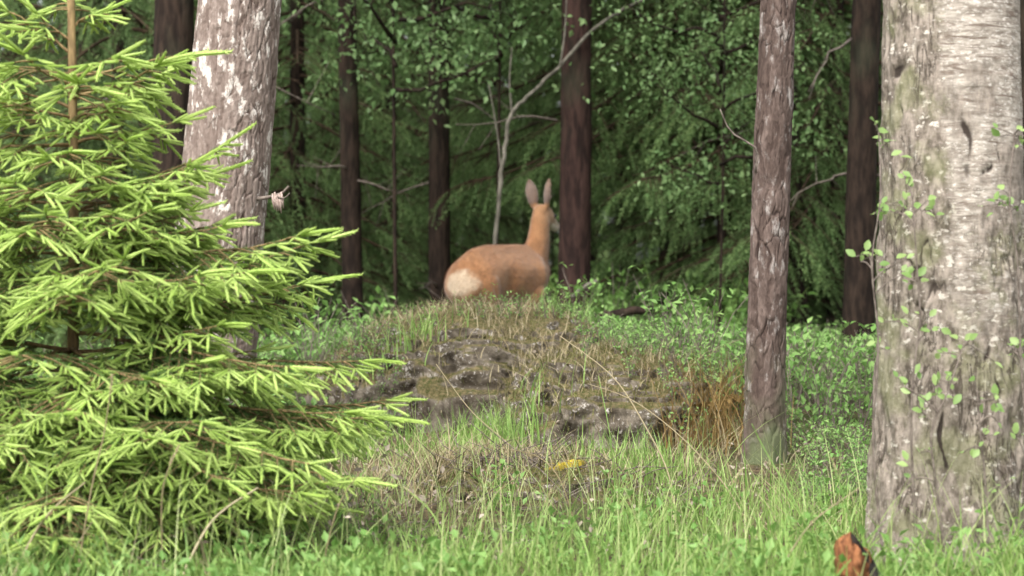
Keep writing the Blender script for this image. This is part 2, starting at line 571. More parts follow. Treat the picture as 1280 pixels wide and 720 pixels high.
def moss_patch():
    n = 36
    a, b = np.meshgrid(np.linspace(-1, 1, n), np.linspace(-1, 1, n))
    r2 = a * a + b * b
    nz = fbm(np.stack([a.ravel() * 5, b.ravel() * 5, 0 * a.ravel()], 1), 3, 9).reshape(a.shape)
    px, py = 0.215 + a * 0.115, 6.96 + b * 0.24
    # sits on the crest of the hummock
    top = []
    for x, y in zip(px.ravel(), py.ravel()):
        d = (B3V[:, 0] - x) ** 2 + (B3V[:, 1] - y) ** 2
        k = np.argsort(d)[:6]
        top.append(B3V[k, 2].mean())
    z = np.array(top).reshape(a.shape) + 0.032 * (1 - r2) - 0.006 + 0.016 * nz
    V = np.stack([px.ravel(), py.ravel(), z.ravel()], 1) - np.array(B3.location)
    i, j = np.meshgrid(np.arange(n - 1), np.arange(n - 1), indexing='ij')
    F = np.stack([i * n + j, i * n + j + 1, (i + 1) * n + j + 1, (i + 1) * n + j], -1).reshape(-1, 4)
    keep = (r2.ravel()[F] < 1.0 + 0.15).all(1)
    link('moss_patch', make_mesh('moss_patch', V, [F[keep]], M['yellow_moss']), B3, label='bright yellow moss patch')


moss_patch()
BV = np.concatenate([B1V, B2V, B3V, B4V])

# ------------------------------------------------------------------ leaf and needle templates
LEAF2 = (np.array([[0, 0, 0], [0.45, 0.30, 0.08], [1, 0, -0.08], [0.45, -0.30, 0.08]]), np.array([[0, 1, 2], [0, 2, 3]]))
LEAF8 = (np.array([[0, 0, 0], [.22, .22, .05], [.5, .31, .07], [.8, .18, .0], [1, 0, -.1], [.8, -.18, .0], [.5, -.31, .07], [.22, -.22, .05], [.3, 0, 0], [.65, 0, -.03]]),
         np.array([[0, 8, 1], [1, 8, 2], [8, 9, 2], [2, 9, 3], [9, 4, 3], [0, 7, 8], [7, 6, 8], [8, 6, 9], [6, 5, 9], [9, 5, 4]]))


def needle_twig(n, ln, wd, fwd, core=0.0, seed=0, flat=1.0, tip=True):
    """a unit twig along +X with needles all round"""
    g = np.random.default_rng(seed)
    V, F = [], []
    x = np.linspace(0.02, 0.97, n)
    ang = np.arange(n) * 2.4 + g.uniform(-.3, .3, n)
    for k in range(n):
        c, s = math.cos(ang[k]), math.sin(ang[k]) * flat
        d = nrm(np.array([fwd + g.uniform(-.15, .15), c, s]))
        L = ln * g.uniform(.8, 1.15) * (1 - 0.35 * (x[k] > .85)) * min(1, .55 + x[k] * 3)
        side = nrm(np.cross(d, g.normal(size=3))) * wd
        b = np.array([x[k], 0, 0])
        i = len(V)
        V += [b - side, b + side, b + d * L * .55 + side * .9, b + d * L * .55 - side * .9, b + d * L]
        F += [[i, i + 1, i + 2], [i, i + 2, i + 3], [i + 3, i + 2, i + 4]]
    V, F = np.array(V), np.array(F)
    if core:
        tv, tf = tube([[0, 0, 0], [.3, 0, 0], [.75, 0, 0], [1.0, 0, 0]], [core * .7, core, core * .9, core * .3], 5)
        q = tf[0]
        tri = np.concatenate([q[:, [0, 1, 2]], q[:, [0, 2, 3]], tf[1], tf[2]])
        F = np.concatenate([F, tri + len(V)])
        V = np.concatenate([V, tv])
    return V, F


SHOOTS = [needle_twig(54, 0.135, 0.011, 1.4, 0.048, s) for s in (1, 2, 3)]
TWIG = needle_twig(34, 0.17, 0.008, 0.9, 0.0, 5)


def bend(t, amt):
    V = t[0].copy()
    V[:, 2] -= amt * V[:, 0] ** 2
    return V, t[1]


SHOOTS = [bend(t, a) for t, a in zip(SHOOTS, (0.0, 0.10, -0.08))]

# ------------------------------------------------------------------ the young spruce in front


def young_spruce():
    D = 5.5
    base = np.array([(82 - CX) / FPX * D, D, 0.0])
    base[2] = gz(base[0], base[1]) - 0.03
    root = link('spruce_sapling', None, None, 'young spruce with lime green new shoots filling the left foreground', 'tree', loc=base)
    H = 1.95
    tb = Buf()
    zs = np.linspace(0, H, 30)
    tp = np.stack([0.012 * np.sin(zs * 2.1) + 0.01 * zs, 0.01 * np.cos(zs * 1.7), zs], 1)
    tb.tube(tp, 0.013 * (1 - zs / H) ** 0.7 + 0.004, 10)
    link('trunk', tb.mesh('spruce_trunk', M['spruce_wood']), root)

    shoots = []          # (branch index, position, direction, length)
    twigs_p, twigs_d, twigs_l = [], [], []
    branches = []

    def add_needles(pts):
        seg = np.diff(pts, axis=0)
        L = np.linalg.norm(seg, axis=1)
        for p, s, l in zip(pts[:-1], seg, L):
            m = max(1, int(round(l / 0.045)))
            for k in range(m):
                twigs_p.append(p + s * k / m)
                twigs_d.append(s)
                twigs_l.append(l / m * 1.6 + 0.02)

    def tip_shoots(bi, p, d, size, n_side, plane_n):
        d = nrm(d)
        side = nrm(np.cross(plane_n, d))
        shoots.append((bi, p, nrm(d + np.array([0, 0, -0.10]) + U(-.08, .08, 3)), size * U(.95, 1.25)))
        for k in range(n_side):
            s = 1 if k % 2 else -1
            off = -d * (0.006 + 0.012 * (k // 2))
            dd = nrm(d * 0.75 + side * s * U(.45, .9) + np.array([0, 0, U(-.38, .18)]) + U(-.1, .1, 3))
            shoots.append((bi, p + off, dd, size * U(.6, .95)))

    def branch(z0, az, L, el, droop, up=0.1, shoot=0.068):
        if z0 < .85 and abs(math.degrees(az)) < 70 and U(0, 1) < .10:
            return
        bi = len(branches)
        B = Buf()
        o = np.array([np.interp(z0, zs, tp[:, 0]), np.interp(z0, zs, tp[:, 1]), z0])
        hd = np.array([math.sin(az), -math.cos(az), 0])       # az: 0 towards the viewer, +90 to the right
        n = 9
        s = np.linspace(0, 1, n)
        pts = o + L * (hd[None] * (s * math.cos(el))[:, None] + np.array([0, 0, 1]) * (s * math.sin(el) - droop * s ** 2 + up * s ** 4)[:, None])
        pts = pts + np.cumsum(U(-.006, .006, (n, 3)), 0)
        B.tube(pts, np.linspace(0.0070, 0.0022, n) * (0.5 + 0.5 * L), 6)
        tan = nrm(np.gradient(pts, axis=0))
        pn = nrm(np.cross(np.cross(hd, [0, 0, 1.0]), tan[n // 2]))
        pn = pn if pn[2] > 0 else -pn
        add_needles(interp(pts, 14)[3:])
        tip_shoots(bi, pts[-1], tan[-1], shoot * 1.15, 4, pn)
        # side twigs left and right
        m = max(3, int(L / 0.050))
        for k in range(m):
            f = 0.20 + 0.76 * (k + U(0, .5)) / m
            p = np.array([np.interp(f, s, pts[:, c]) for c in range(3)])
            tg = nrm(np.array([np.interp(f, s, tan[:, c]) for c in range(3)]))
            for sd in (-1, 1):
                if U(0, 1) < 0.22:
                    continue
                l2 = L * 0.52 * (1 - f) * U(.7, 1.15) + 0.025
                side = nrm(np.cross(pn, tg)) * sd
                d2 = nrm(tg * U(.55, .8) + side * 0.85 + np.array([0, 0, U(-.32, .12)]))
                q = p + l2 * (d2[None] * np.linspace(0, 1, 5)[:, None] + np.array([0, 0, -1]) * (0.20 * np.linspace(0, 1, 5) ** 2)[:, None])
                B.tube(q, np.linspace(.003, .0017, 5), 4)
                add_needles(q)
                dt = nrm(q[-1] - q[-2])
                tip_shoots(bi, q[-1], dt, shoot * U(.7, 1.0), 2 if l2 < .06 else 4, pn)
                if l2 > 0.10:
                    for g in np.arange(0.045, l2 - 0.025, 0.045):
                        for s2 in (-1, 1):
                            if U(0, 1) < .25:
                                continue
                            pp = p + (q[-1] - p) * (g / l2)
                            d3 = nrm(d2 * .7 + nrm(np.cross(pn, d2)) * s2 * .8 + np.array([0, 0, U(-.35, .1)]))
                            l3 = max(.012, (l2 - g) * .38)
                            e = pp + d3 * l3
                            B.tube([pp, e], [.0018, .0014], 4)
                            if l3 > .03:
                                add_needles(np.array([pp, e]))
                            tip_shoots(bi, e, d3, shoot * U(.6, .85), 2 if U(0, 1) < .6 else 0, pn)
        branches.append(B)

    R = math.radians
    # the whorls, from the leader down; the first of each list are the sprays that stand out on the right
    branch(1.33, R(100), .10, R(25), 0.0, 0, .07)
    branch(1.30, R(-80), .10, R(30), 0.0, 0, .07)
    branch(1.36, R(190), .11, R(35), 0.0, 0, .07)
    branch(1.27, R(-100), .20, R(35), 0.0, 0, .085)
    for az, L in ((85, .27), (70, .24), (112, .26), (15, .20), (-30, .22), (-75, .30), (-115, .28), (165, .25), (40, .18)):
        branch(1.17 + U(-.05, .05), R(az + U(-8, 8)), L, R(U(5, 22)), .05, .08, .092)
    for az, L, el in ((88, .40, 24), (72, .34, 12), (100, .36, 10), (55, .30, 4), (20, .30, 0), (-20, .32, 2), (-60, .42, 8), (-100, .42, 10), (150, .36, 10), (35, .26, 8)):
        branch(0.93 + U(-.05, .07), R(az + U(-7, 7)), L, R(el + U(-4, 4)), .08, .08, .08)
    for az, L, el in ((90, .62, 11), (80, .58, 4), (103, .58, 5), (62, .52, -2), (45, .48, 0), (22, .46, -4), (0, .45, -6), (-25, .46, -4), (-55, .52, 0), (-90, .60, 2), (-125, .55, 4), (150, .5, 6)):
        branch(0.72 + U(-.10, .10), R(az + U(-7, 7)), L, R(el + U(-3, 3)), .08, .09, .078)
    for az, L, el in ((92, .72, 4), (78, .72, -2), (63, .68, -5), (48, .60, -6), (30, .58, -8), (10, .55, -8), (-12, .55, -8), (-40, .6, -5), (-80, .66, -2), (110, .66, 2), (150, .55, 2)):
        branch(0.53 + U(-.09, .09), R(az + U(-7, 7)), L, R(el + U(-7, 8)), .10, .08, .078)
    for az, L, el in ((88, .80, 2), (74, .78, -3), (58, .76, -5), (42, .70, -8), (25, .66, -8), (5, .62, -10), (-20, .62, -10), (-55, .66, -6), (106, .76, 0), (66, .80, 4), (50, .74, -2), (34, .70, 2), (15, .66, 0), (82, .74, -8), (95, .80, -3)):
        branch(0.36 + U(-.08, .08), R(az + U(-6, 6)), L, R(el + U(-6, 8)), .10, .08, .074)
    for az, L, el in ((60, .58, -2), (35, .60, -4), (12, .62, -4), (-10, .62, -4), (-35, .62, -2), (84, .62, 0), (-60, .62, 0), (70, .74, 4)):
        branch(0.19 + U(-.04, .03), R(az + U(-6, 6)), L, R(el + U(-2, 2)), .06, .06, .07)

    # weaker branches between the whorls
    for z0, n_, L0 in ((1.10, 6, .22), (1.03, 6, .27), (.86, 7, .34), (.79, 7, .38), (.63, 7, .46), (.52, 7, .52), (.45, 8, .52), (.30, 6, .5)):
        for q in range(n_):
            branch(z0 + U(-.03, .03), R(-115 + 235 * (q + U(0, .8)) / n_), L0 * U(.75, 1.1), R(U(-4, 14)), .07, .08, .072)
    B_obj = [link('branch', b.mesh('spruce_branch', M['spruce_wood']), root) for b in branches]
    # old needles
    p, d = np.array(twigs_p), np.array(twigs_d)
    V, F = inst(TWIG[0], TWIG[1], frames(d, roll=U(0, 6.28, len(p))), p, np.array(twigs_l))
    link('needles', make_mesh('old_needles', V, [F], M['needle'], smooth=False), root, kind='stuff')
    # new shoots: the 300 that show largest are parts of their branch, the others are one mass
    sp = np.array([s[1] for s in shoots])
    sd = np.array([s[2] for s in shoots])
    sl = np.array([s[3] for s in shoots])
    wp = sp + base
    px = CX + wp[:, 0] / wp[:, 1] * FPX
    py = HY - (wp[:, 2] - ZC) / wp[:, 1] * FPX
    inv = (px > 5) & (px < 1275) & (py > 5) & (py < 715)
    score = np.where(inv, sl / wp[:, 1] * np.sqrt(1 - (sd[:, 1]) ** 2 * .9) * (1 + 1.2 * (sp[:, 1] < 0.05)), 0)
    order = np.argsort(-score)
    mes = [make_mesh('new_shoot', t[0], [t[1]], M['shoot'], smooth=False) for t in SHOOTS]
    for q, k in enumerate(order[:300]):
        o = link('shoot', mes[q % 3], B_obj[shoots[k][0]], loc=sp[k])
        Rm = frames(sd[k:k + 1], roll=U(-.5, .5, 1))[0]
        from mathutils import Matrix
        o.rotation_euler = Matrix(Rm.tolist()).to_euler()
        o.scale = (sl[k],) * 3
    rest = Buf()
    for q in range(3):
        ids = order[300 + q::3]
        V, F = inst(SHOOTS[q][0], SHOOTS[q][1], frames(sd[ids], roll=U(-.5, .5, len(ids))), sp[ids], sl[ids])
        rest.add(V, F)
    link('shoots', rest.mesh('other_shoots', M['shoot'], smooth=False), root, kind='stuff')
    print('spruce: branches', len(branches), 'shoots', len(shoots), 'twigs', len(p))


young_spruce()

# ------------------------------------------------------------------ the three near trunks


def trunk_mesh(name, path, rad, sides, kind, mat, seed, dense_to, dz, H):
    """path(z)->x,y centre; rad(z); bark plates and fissures are real relief"""
    zs = np.concatenate([np.arange(-0.25, dense_to, dz), np.linspace(dense_to, H, 40)])
    th = np.arange(sides) / sides * 2 * PI
    Z, T = np.meshgrid(zs, th, indexing='ij')
    cx, cyy = path(Z)
    r = rad(Z)
    R0 = float(rad(np.array(1.0)))
    flat3 = np.stack([np.cos(T).ravel() * R0, np.sin(T).ravel() * R0, Z.ravel()], 1)
    low = (0.06 * fbm(flat3 * np.array([4, 4, 1.2]), 3, seed)).reshape(Z.shape) * r
    flare = 1 + 0.35 * np.exp(-(Z + 0.1) / 0.13) * (1 + 0.5 * np.sin(T * 5 + seed))
    attrs = {}
    if kind == 'pine':
        per = int(round(2 * PI * R0 / 0.022))
        wu = 0.75 * fbm(flat3 * np.array([16, 16, 11]), 3, seed + 1).reshape(Z.shape)
        wv = 1.0 * fbm(flat3 * np.array([14, 14, 8]), 3, seed + 2).reshape(Z.shape)
        e, rid = cells(T / (2 * PI) * per + wu, Z / 0.11 + wv, per, seed)
        e2, rid2 = cells(T / (2 * PI) * per * 2 + wu * 2, Z / 0.045 + wv * 2, per * 2, seed + 7)
        gat = fbm(flat3 * np.array([9, 9, 5]), 3, seed + 12).reshape(Z.shape)
        crack = np.clip(np.minimum(e * 1.5 + .28 * sstep(-.2, .3, gat), 0.10 + e2 * 2.2 + .2 * sstep(.2, -.3, gat)), 0, 1)
        disp = (0.0065 if R0 > .1 else .0048) * sstep(0, .28, crack) + 0.0045 * rid + 0.003 * rid2
        attrs['crack'] = crack.ravel()
        attrs['cell'] = (0.55 * rid + 0.45 * rid2).ravel()
    else:
        hh = fbm(flat3 * np.array([4, 4, 2]), 3, seed).reshape(Z.shape)
        rough = np.clip(sstep(1.02, 0.40, Z + 0.45 * hh) + 0.8 * sstep(-0.52, -0.88, np.cos(T - math.radians(28))) * sstep(2.4, 1.5, Z), 0, 1)
        # vertical black fissures
        f = fbm(flat3 * np.array([16, 16, 3.5]), 4, seed + 3).reshape(Z.shape)
        ridge = 1 - np.abs(f + .12 * fbm(flat3 * np.array([60, 60, 25]), 3, seed + 33).reshape(Z.shape)) * 8.0
        gate = fbm(flat3 * np.array([5, 5, 4]), 2, seed + 5).reshape(Z.shape)
        crack = .8 * sstep(.35, 1.0, ridge) * np.clip(rough * 1.1 * sstep(.12, .42, gate), 0, 1)
        plates = fbm(flat3 * np.array([30, 30, 9]), 4, seed + 6).reshape(Z.shape)
        horiz = fbm(flat3 * np.array([10, 10, 50]), 4, seed + 8).reshape(Z.shape)
        # the long split in the pale bark
        ang0 = math.atan2(-1, 0.02)
        tz = Z - 1.005
        spl = np.exp(-(((T - (ang0 % (2 * PI))) * R0 + 0.004 * np.sin(Z * 60) + .018 * plates) / 0.011) ** 2) * sstep(.10, .03, np.abs(tz))
        ang1 = ang0 % (2 * PI) - 0.30
        spl1 = np.exp(-(((T - ang1) * R0 + 0.010 * np.sin(Z * 25) + .012 * plates) / 0.004) ** 2) * sstep(.10, .05, np.abs(Z - .30))
        ang2 = ang0 % (2 * PI) + 0.16
        spl2 = np.exp(-(((T - ang2) * R0 + 0.012 * np.sin(Z * 45) + .03 * plates) / 0.010) ** 2) * sstep(.05, .02, np.abs(Z - .53))
        for az_, zc_, wz_, wa_ in ((-2.55, 1.20, .035, .012), (-2.45, 1.10, .025, .008), (-2.60, .98, .05, .012), (-2.50, .86, .03, .010), (-1.25, .96, .02, .006), (-1.0, 1.0, .03, .006), (-2.2, .62, .04, .008), (-1.15, .45, .05, .006), (-.75, .62, .06, .008)):
            spl = spl + np.exp(-(((T - az_ % (2 * PI)) * R0 + .05 * plates + .008 * np.sin(Z * 70)) / wa_) ** 2) * sstep(wz_, 0, np.abs(Z - zc_ + .03 * plates)) * .9
        crack = np.clip(crack + 1.2 * (spl + spl1 + spl2) * np.clip(.85 + 1.3 * plates, 0, 1.2), 0, 1)
        vert_ = fbm(flat3 * np.array([26, 26, 4]), 4, seed + 41).reshape(Z.shape)
        disp = rough * (0.012 * plates + 0.016 * vert_) + 0.0026 * horiz * (1 - rough) - 0.009 * crack + 0.003 * plates
        attrs['crack'] = crack.ravel()
        attrs['rough'] = rough.ravel()
    rr = (r + low) * flare + disp
    V = np.stack([cx + rr * np.cos(T), cyy + rr * np.sin(T), Z], -1).reshape(-1, 3)
    n = len(zs)
    i, j = np.meshgrid(np.arange(n - 1), np.arange(sides), indexing='ij')
    k = (j + 1) % sides
    F = np.stack([i * sides + j, i * sides + k, (i + 1) * sides + k, (i + 1) * sides + j], -1).reshape(-1, 4)
    return make_mesh(name, V, [F], mat, attrs=attrs)


def crown_mesh(name, H, z0, rad, n_limb, n_leaf, size, leafm, woodm, seed, shape='oval', leaf=LEAF2, sag=0.0):
    """limbs and a crown of small leaves in uneven clumps; returns (crown mesh, limb mesh)"""
    g = np.random.default_rng(seed)
    B = Buf()
    cl = []
    for k in range(n_limb):
        f = (k + .5) / n_limb
        z = z0 + (H - z0) * f * .93
        a = k * 2.4 + g.uniform(-.5, .5)
        rr = rad * ((math.sin(PI * min(1, f * .85 + .15)) ** .7) if shape == 'oval' else (1 - f) ** .8 + .12) * g.uniform(.6, 1.1)
        up = (0.45 if shape == 'oval' else 0.05) * rr
        s = np.linspace(0, 1, 6)[:, None]
        e = np.array([math.cos(a) * rr, math.sin(a) * rr, up])
        pts = np.array([0, 0, z]) + e * s + np.array([0, 0, -sag * rr]) * s ** 2 + np.cumsum(g.normal(0, .04 * rr, (6, 3)), 0) * (s > 0)
        B.tube(pts, np.linspace(.018, .004, 6) * (0.5 + rad * .4), 5)
        for q in (2, 3, 4, 5):
            for _ in range(2):
                cl.append((pts[q] + g.normal(0, .16 * rr + .05, 3), .12 * rad + .08 * rr))
                B.tube([pts[q], (pts[q] + cl[-1][0]) / 2 + g.normal(0, .02, 3), cl[-1][0]], [.005, .004, .002], 3, cap=False)
    cp = np.array([c[0] for c in cl])
    cr = np.array([c[1] for c in cl])
    w_ = g.integers(0, len(cl), n_leaf)
    pos = cp[w_] + g.normal(0, 1, (n_leaf, 3)) * cr[w_][:, None] * np.array([1, 1, .6])
    pos[:, 2] = np.maximum(pos[:, 2], 0.1)
    d = g.normal(0, 1, (n_leaf, 3)) + np.array([0, 0, -.5])
    V, F = inst(leaf[0], leaf[1], frames(d, roll=g.uniform(-1, 1, n_leaf)), pos, size * g.uniform(.6, 1.3, n_leaf))
    return make_mesh(name, V, [F], leafm, smooth=False), B.mesh(name + '_limbs', woodm)


def near_trees():
    # grey pine on the left
    D = 8.3
    k = D / FPX
    base = np.array([(276 - CX) * k, D, 0])
    base[2] = gz(base[0], D)
    o = link('pine_tree', None, None, 'leaning grey pine trunk with flaky lichened bark behind the young spruce', 'tree', loc=base)
    path = lambda z: ((-.035 + 0.083 * (z - .5) - 0.002 * np.clip(z - 2.0, 0, None) ** 2), 0.02 * z)
    me = trunk_mesh('grey_pine_trunk', path, lambda z: np.maximum(0.163 - 0.010 * z, 0.03), 240, 'pine', M['pine_grey'], 5, 2.0, 0.0055, 11.0)
    link('trunk', me, o)
    stub = Buf()
    zb = 1.0
    s0 = np.array([path(zb)[0] + .13, -.06, zb - .03])
    stub.tube(interp([s0, s0 + [.05, -.03, .005], s0 + [.10, -.03, .02], s0 + [.125, -.04, .045]], 9), np.linspace(.009, .004, 9), 6)
    stub.tube(interp([s0 + [.07, -.03, .01], s0 + [.11, -.06, .0], s0 + [.13, -.05, .02]], 5), np.linspace(.004, .002, 5), 5)
    br = link('branch', stub.mesh('pine_stub', M['dead_wood']), o, label='short dead branch stub')
    fl = Buf()
    for q in range(5):
        c = s0 + np.array([.066 + .008 * q, -.04, .0 + .006 * math.sin(q * 2)])
        fl.tube([c + [0, 0, .018], c + [.004, -.004, -.01], c + [.008, .002, -.042 - .010 * (q % 2)]], [.003, .0065, .002], 5)
    link('bark_flake', fl.mesh('bark_flake', M['flake']), br, label='pale flake of bark hanging on the stub')
    # thin red pine right of centre
    D2 = 7.9
    k = D2 / FPX
    base2 = np.array([(955 - CX) * k, D2, 0])
    base2[2] = gz(base2[0], D2)
    o2 = link('pine_tree', None, None, 'slim straight pine with scaly red-brown bark between boulder and birch', 'tree', loc=base2)
    path2 = lambda z: (0.03 * z - 0.004 * np.sin(z * 2.5), 0.01 * z)
    me = trunk_mesh('red_pine_trunk', path2, lambda z: np.maximum(0.062 - 0.005 * z, 0.015), 150, 'pine', M['pine_red'], 9, 1.9, 0.0055, 8.5)
    link('trunk', me, o2)
    # thin dead branch of the slim pine
    b = Buf()
    b.tube(interp([[path2(1.02)[0] - .06, -.02, 1.02], [-.03, -.03, 1.10], [-.12, -.04, 1.16], [-.16, -.05, 1.24]], 9), np.linspace(.006, .002, 9), 5)
    link('branch', b.mesh('dead_branch', M['dead_wood']), o2, label='thin dead side branch')
    # birch on the right
    D3 = 5.5
    k = D3 / FPX
    base3 = np.array([(1193 - CX) * k, D3, 0])
    base3[2] = gz(base3[0], D3)
    o3 = link('birch_tree', None, None, 'thick old birch with pale upper bark and fissured foot at the right edge', 'tree', loc=base3)
    path3 = lambda z: (-0.004 * z, 0.015 * z)
    me = trunk_mesh('birch_trunk', path3, lambda z: np.maximum(0.200 - 0.026 * np.clip(z, 0, 1.6) - .011 * np.clip(z - 1.6, 0, None), 0.03), 300, 'birch', M['birch'], 14, 1.65, 0.0045, 11.0)
    link('trunk', me, o3)
    # crowns, high above the picture
    for ob, H, z0, rad, lm, wm, sz, sd, dx in ((o, 12, 7, 1.6, M['droop'], M['far_brown'], .10, 4, (path(9.0)[0], .2)), (o2, 9, 6, .9, M['droop'], M['far_brown'], .09, 6, (.25, .1)), (o3, 12, 7, 2.0, M['broad'], M['pale_bark'], .07, 8, (0, .15))):
        c, l = crown_mesh('high_crown', H, z0, rad, 24, 5000, sz, lm, wm, sd)
        link('crown', c, ob, loc=(dx[0], dx[1], 0))
        link('limbs', l, ob, loc=(dx[0], dx[1], 0))
    return base3


BIRCH = near_trees()

# ------------------------------------------------------------------ the roe deer


def loft(B, secs, n=20):
    """secs: (centre, half axis a, half axis b) rings joined and capped"""
    ang = np.arange(n) / n * 2 * PI
    V = [np.asarray(c) + np.cos(ang)[:, None] * np.asarray(a) + np.sin(ang)[:, None] * np.asarray(b) for c, a, b in secs]
    m = len(V)
    V = np.concatenate(V + [[secs[0][0]], [secs[-1][0]]])
    i, j = np.meshgrid(np.arange(m - 1), np.arange(n), indexing='ij')
    k = (j + 1) % n
    Q = np.stack([i * n + j, i * n + k, (i + 1) * n + k, (i + 1) * n + j], -1).reshape(-1, 4)
    j = np.arange(n)
    k = (j + 1) % n
    B.add(V, [Q, np.stack([np.full(n, m * n), k, j], 1), np.stack([np.full(n, m * n + 1), (m - 1) * n + j, (m - 1) * n + k], 1)])


def deer():
    B = Buf()
    X, Y, Z = np.eye(3)
    # trunk of the body: x, centre z, half height, half width
    tr = [(-.385, .485, .04, .035), (-.37, .49, .085, .075), (-.33, .505, .128, .112), (-.26, .525, .155, .134), (-.14, .545, .160, .138),
          (0, .543, .163, .140), (.12, .54, .168, .132), (.22, .548, .158, .116), (.30, .555, .128, .092), (.35, .56, .085, .062), (.375, .565, .04, .03)]
    xs = np.array([t[0] for t in tr])
    xi = np.linspace(-.385, .375, 28)
    vals = [np.interp(xi, xs, [t[q] for t in tr]) for q in (1, 2, 3)]
    loft(B, [((x, 0, z), Y * wd, Z * h) for x, z, h, wd in zip(xi, *vals)], 28)
    # neck
    nk = [((.225, 0, .575), .115, .095), ((.28, 0, .65), .094, .076), ((.315, 0, .72), .073, .063), ((.328, 0, .785), .063, .057), ((.336, 0, .845), .058, .054), ((.345, 0, .885), .05, .047)]
    loft(B, [(c, nrm(np.array([.93, 0, -.35])) * a, Y * b) for c, a, b in nk], 20)
    # head, turned a little further to the right
    yaw = math.radians(5)
    f = np.array([math.cos(yaw) * .93, math.sin(yaw) * .93, -.36])
    s = np.array([-math.sin(yaw), math.cos(yaw), 0])
    u = np.cross(f, s)
    h0 = np.array([.335, 0, .90])
    hd = [(-.035, .0, .020, .022), (-.02, .0, .043, .040), (.02, .004, .055, .050), (.06, .0, .056, .051), (.095, -.008, .048, .043), (.13, -.014, .038, .033), (.16, -.018, .031, .027), (.182, -.019, .026, .023), (.194, -.018, .013, .013)]
    loft(B, [(h0 + f * a + u * b, u * hh, s * ww) for a, b, hh, ww in hd], 20)
    ear_pts = []
    for sd in (-1, 1):
        b0 = h0 + f * .000 + s * sd * .044 + u * .032
        ax = nrm(np.array([-.10, 0, 1.0]) + s * sd * .17)
        op = nrm(f * .8 + s * sd * .45)                     # where the cup opens
        wdir = nrm(np.cross(ax, op))
        op = np.cross(wdir, ax)
        rows = []
        for t, wd in ((-.05, .014), (.08, .020), (.22, .030), (.42, .036), (.62, .034), (.8, .025), (.92, .013), (1.0, .004)):
            c = b0 + ax * t * .165
            ang = np.linspace(-1.25, 1.25, 9)
            arc = np.stack([c + wdir * wd * math.sin(a) / math.sin(1.25) - op * wd * .9 * (math.cos(a) - math.cos(1.25)) for a in ang])
            rows.append((arc, -op * .0))
        th = .0065
        outer = [r[0] - op * th for r in rows]
        inner = [r[0][::-1] + op * th for r in rows]
        ring = [np.concatenate([a, b]) for a, b in zip(outer, inner)]
        n = len(ring[0])
        V = np.concatenate(ring + [[ring[0].mean(0)], [ring[-1].mean(0)]])
        i, j = np.meshgrid(np.arange(len(ring) - 1), np.arange(n), indexing='ij')
        k = (j + 1) % n
        Q = np.stack([i * n + j, i * n + k, (i + 1) * n + k, (i + 1) * n + j], -1).reshape(-1, 4)
        j = np.arange(n)
        k = (j + 1) % n
        m = len(ring)
        B.add(V, [Q, np.stack([np.full(n, m * n), k, j], 1), np.stack([np.full(n, m * n + 1), (m - 1) * n + j, (m - 1) * n + k], 1)])
        ear_pts.append((b0, ax))
    # legs
    for sd in (-1, 1):
        for pts, rad in (
            ([(.19, .05, .52), (.185, .078, .44), (.165, .078, .385), (.185, .07, .30), (.20, .066, .215), (.198, .064, .13), (.20, .064, .055), (.222, .064, .018), (.235, .064, .0)], [.035, .058, .045, .031, .023, .016, .017, .019, .016]),
            ([(-.24, .035, .60), (-.24, .068, .50), (-.205, .082, .40), (-.25, .078, .325), (-.325, .07, .245), (-.318, .066, .15), (-.312, .064, .06), (-.292, .064, .02), (-.28, .064, .0)], [.05, .085, .066, .042, .026, .017, .018, .019, .016])):
            p = np.array([(a, b * sd, c) for a, b, c in pts])
            p = interp(p, 26)
            r = np.interp(np.linspace(0, len(rad) - 1, 26), np.arange(len(rad)), rad)
            V, F = tube(p, r, 14)
            B.add(V, F)
    me = B.mesh('deer_raw', M['deer'])
    o = link('roe_deer', me)
    rm = o.modifiers.new('r', 'REMESH')
    rm.mode = 'VOXEL'
    rm.voxel_size = 0.0058
    rm.use_smooth_shade = True
    sm = o.modifiers.new('s', 'SMOOTH')
    sm.factor = 0.5
    sm.iterations = 14
    dg = bpy.context.evaluated_depsgraph_get()
    ev = o.evaluated_get(dg)
    me2 = bpy.data.meshes.new_from_object(ev)
    o.modifiers.clear()
    o.data = me2
    me2.name = 'roe_deer'
    n = len(me2.vertices)
    co = np.zeros(n * 3, np.float32)
    me2.vertices.foreach_get('co', co)
    p = co.reshape(-1, 3).astype(float)
    nm = np.zeros(n * 3, np.float32)
    me2.vertices.foreach_get('normal', nm)
    nm = nm.reshape(-1, 3)
    # haunch, shoulder and elbow stand out, the flank and the loin fall in, the back narrows to the spine
    dsp = np.zeros(n)
    for bx, by, bz, sx, sz, am in ((-.25, .13, .52, .085, .10, .020), (.215, .11, .54, .055, .10, .022), (.15, .11, .44, .05, .05, .012), (-.07, .13, .50, .055, .09, -.022), (.07, .13, .56, .09, .06, .006), (-.34, .09, .47, .05, .06, .010), (.29, .07, .60, .04, .08, -.012)):
        dsp += am * np.exp(-((p[:, 0] - bx) / sx) ** 2 - ((np.abs(p[:, 1]) - by) / .07) ** 2 - ((p[:, 2] - bz) / sz) ** 2)
    p = p + nm * dsp[:, None]
    body = sstep(.30, .2, p[:, 0])
    p[:, 1] *= 1 - .30 * body * sstep(.58, .72, p[:, 2])
    p[:, 2] += .012 * body * np.exp(-(p[:, 1] / .03) ** 2) * sstep(.62, .68, p[:, 2])
    me2.vertices.foreach_set('co', p.astype(np.float32).ravel())
    me2.update()
    # coat colours
    nz = fbm(p * 22, 3, 4)
    c = np.tile(np.array([.285, .132, .056]), (n, 1))
    lp = lambda m, col: c.__setitem__(slice(None), c * (1 - m[:, None]) + np.array(col) * m[:, None])
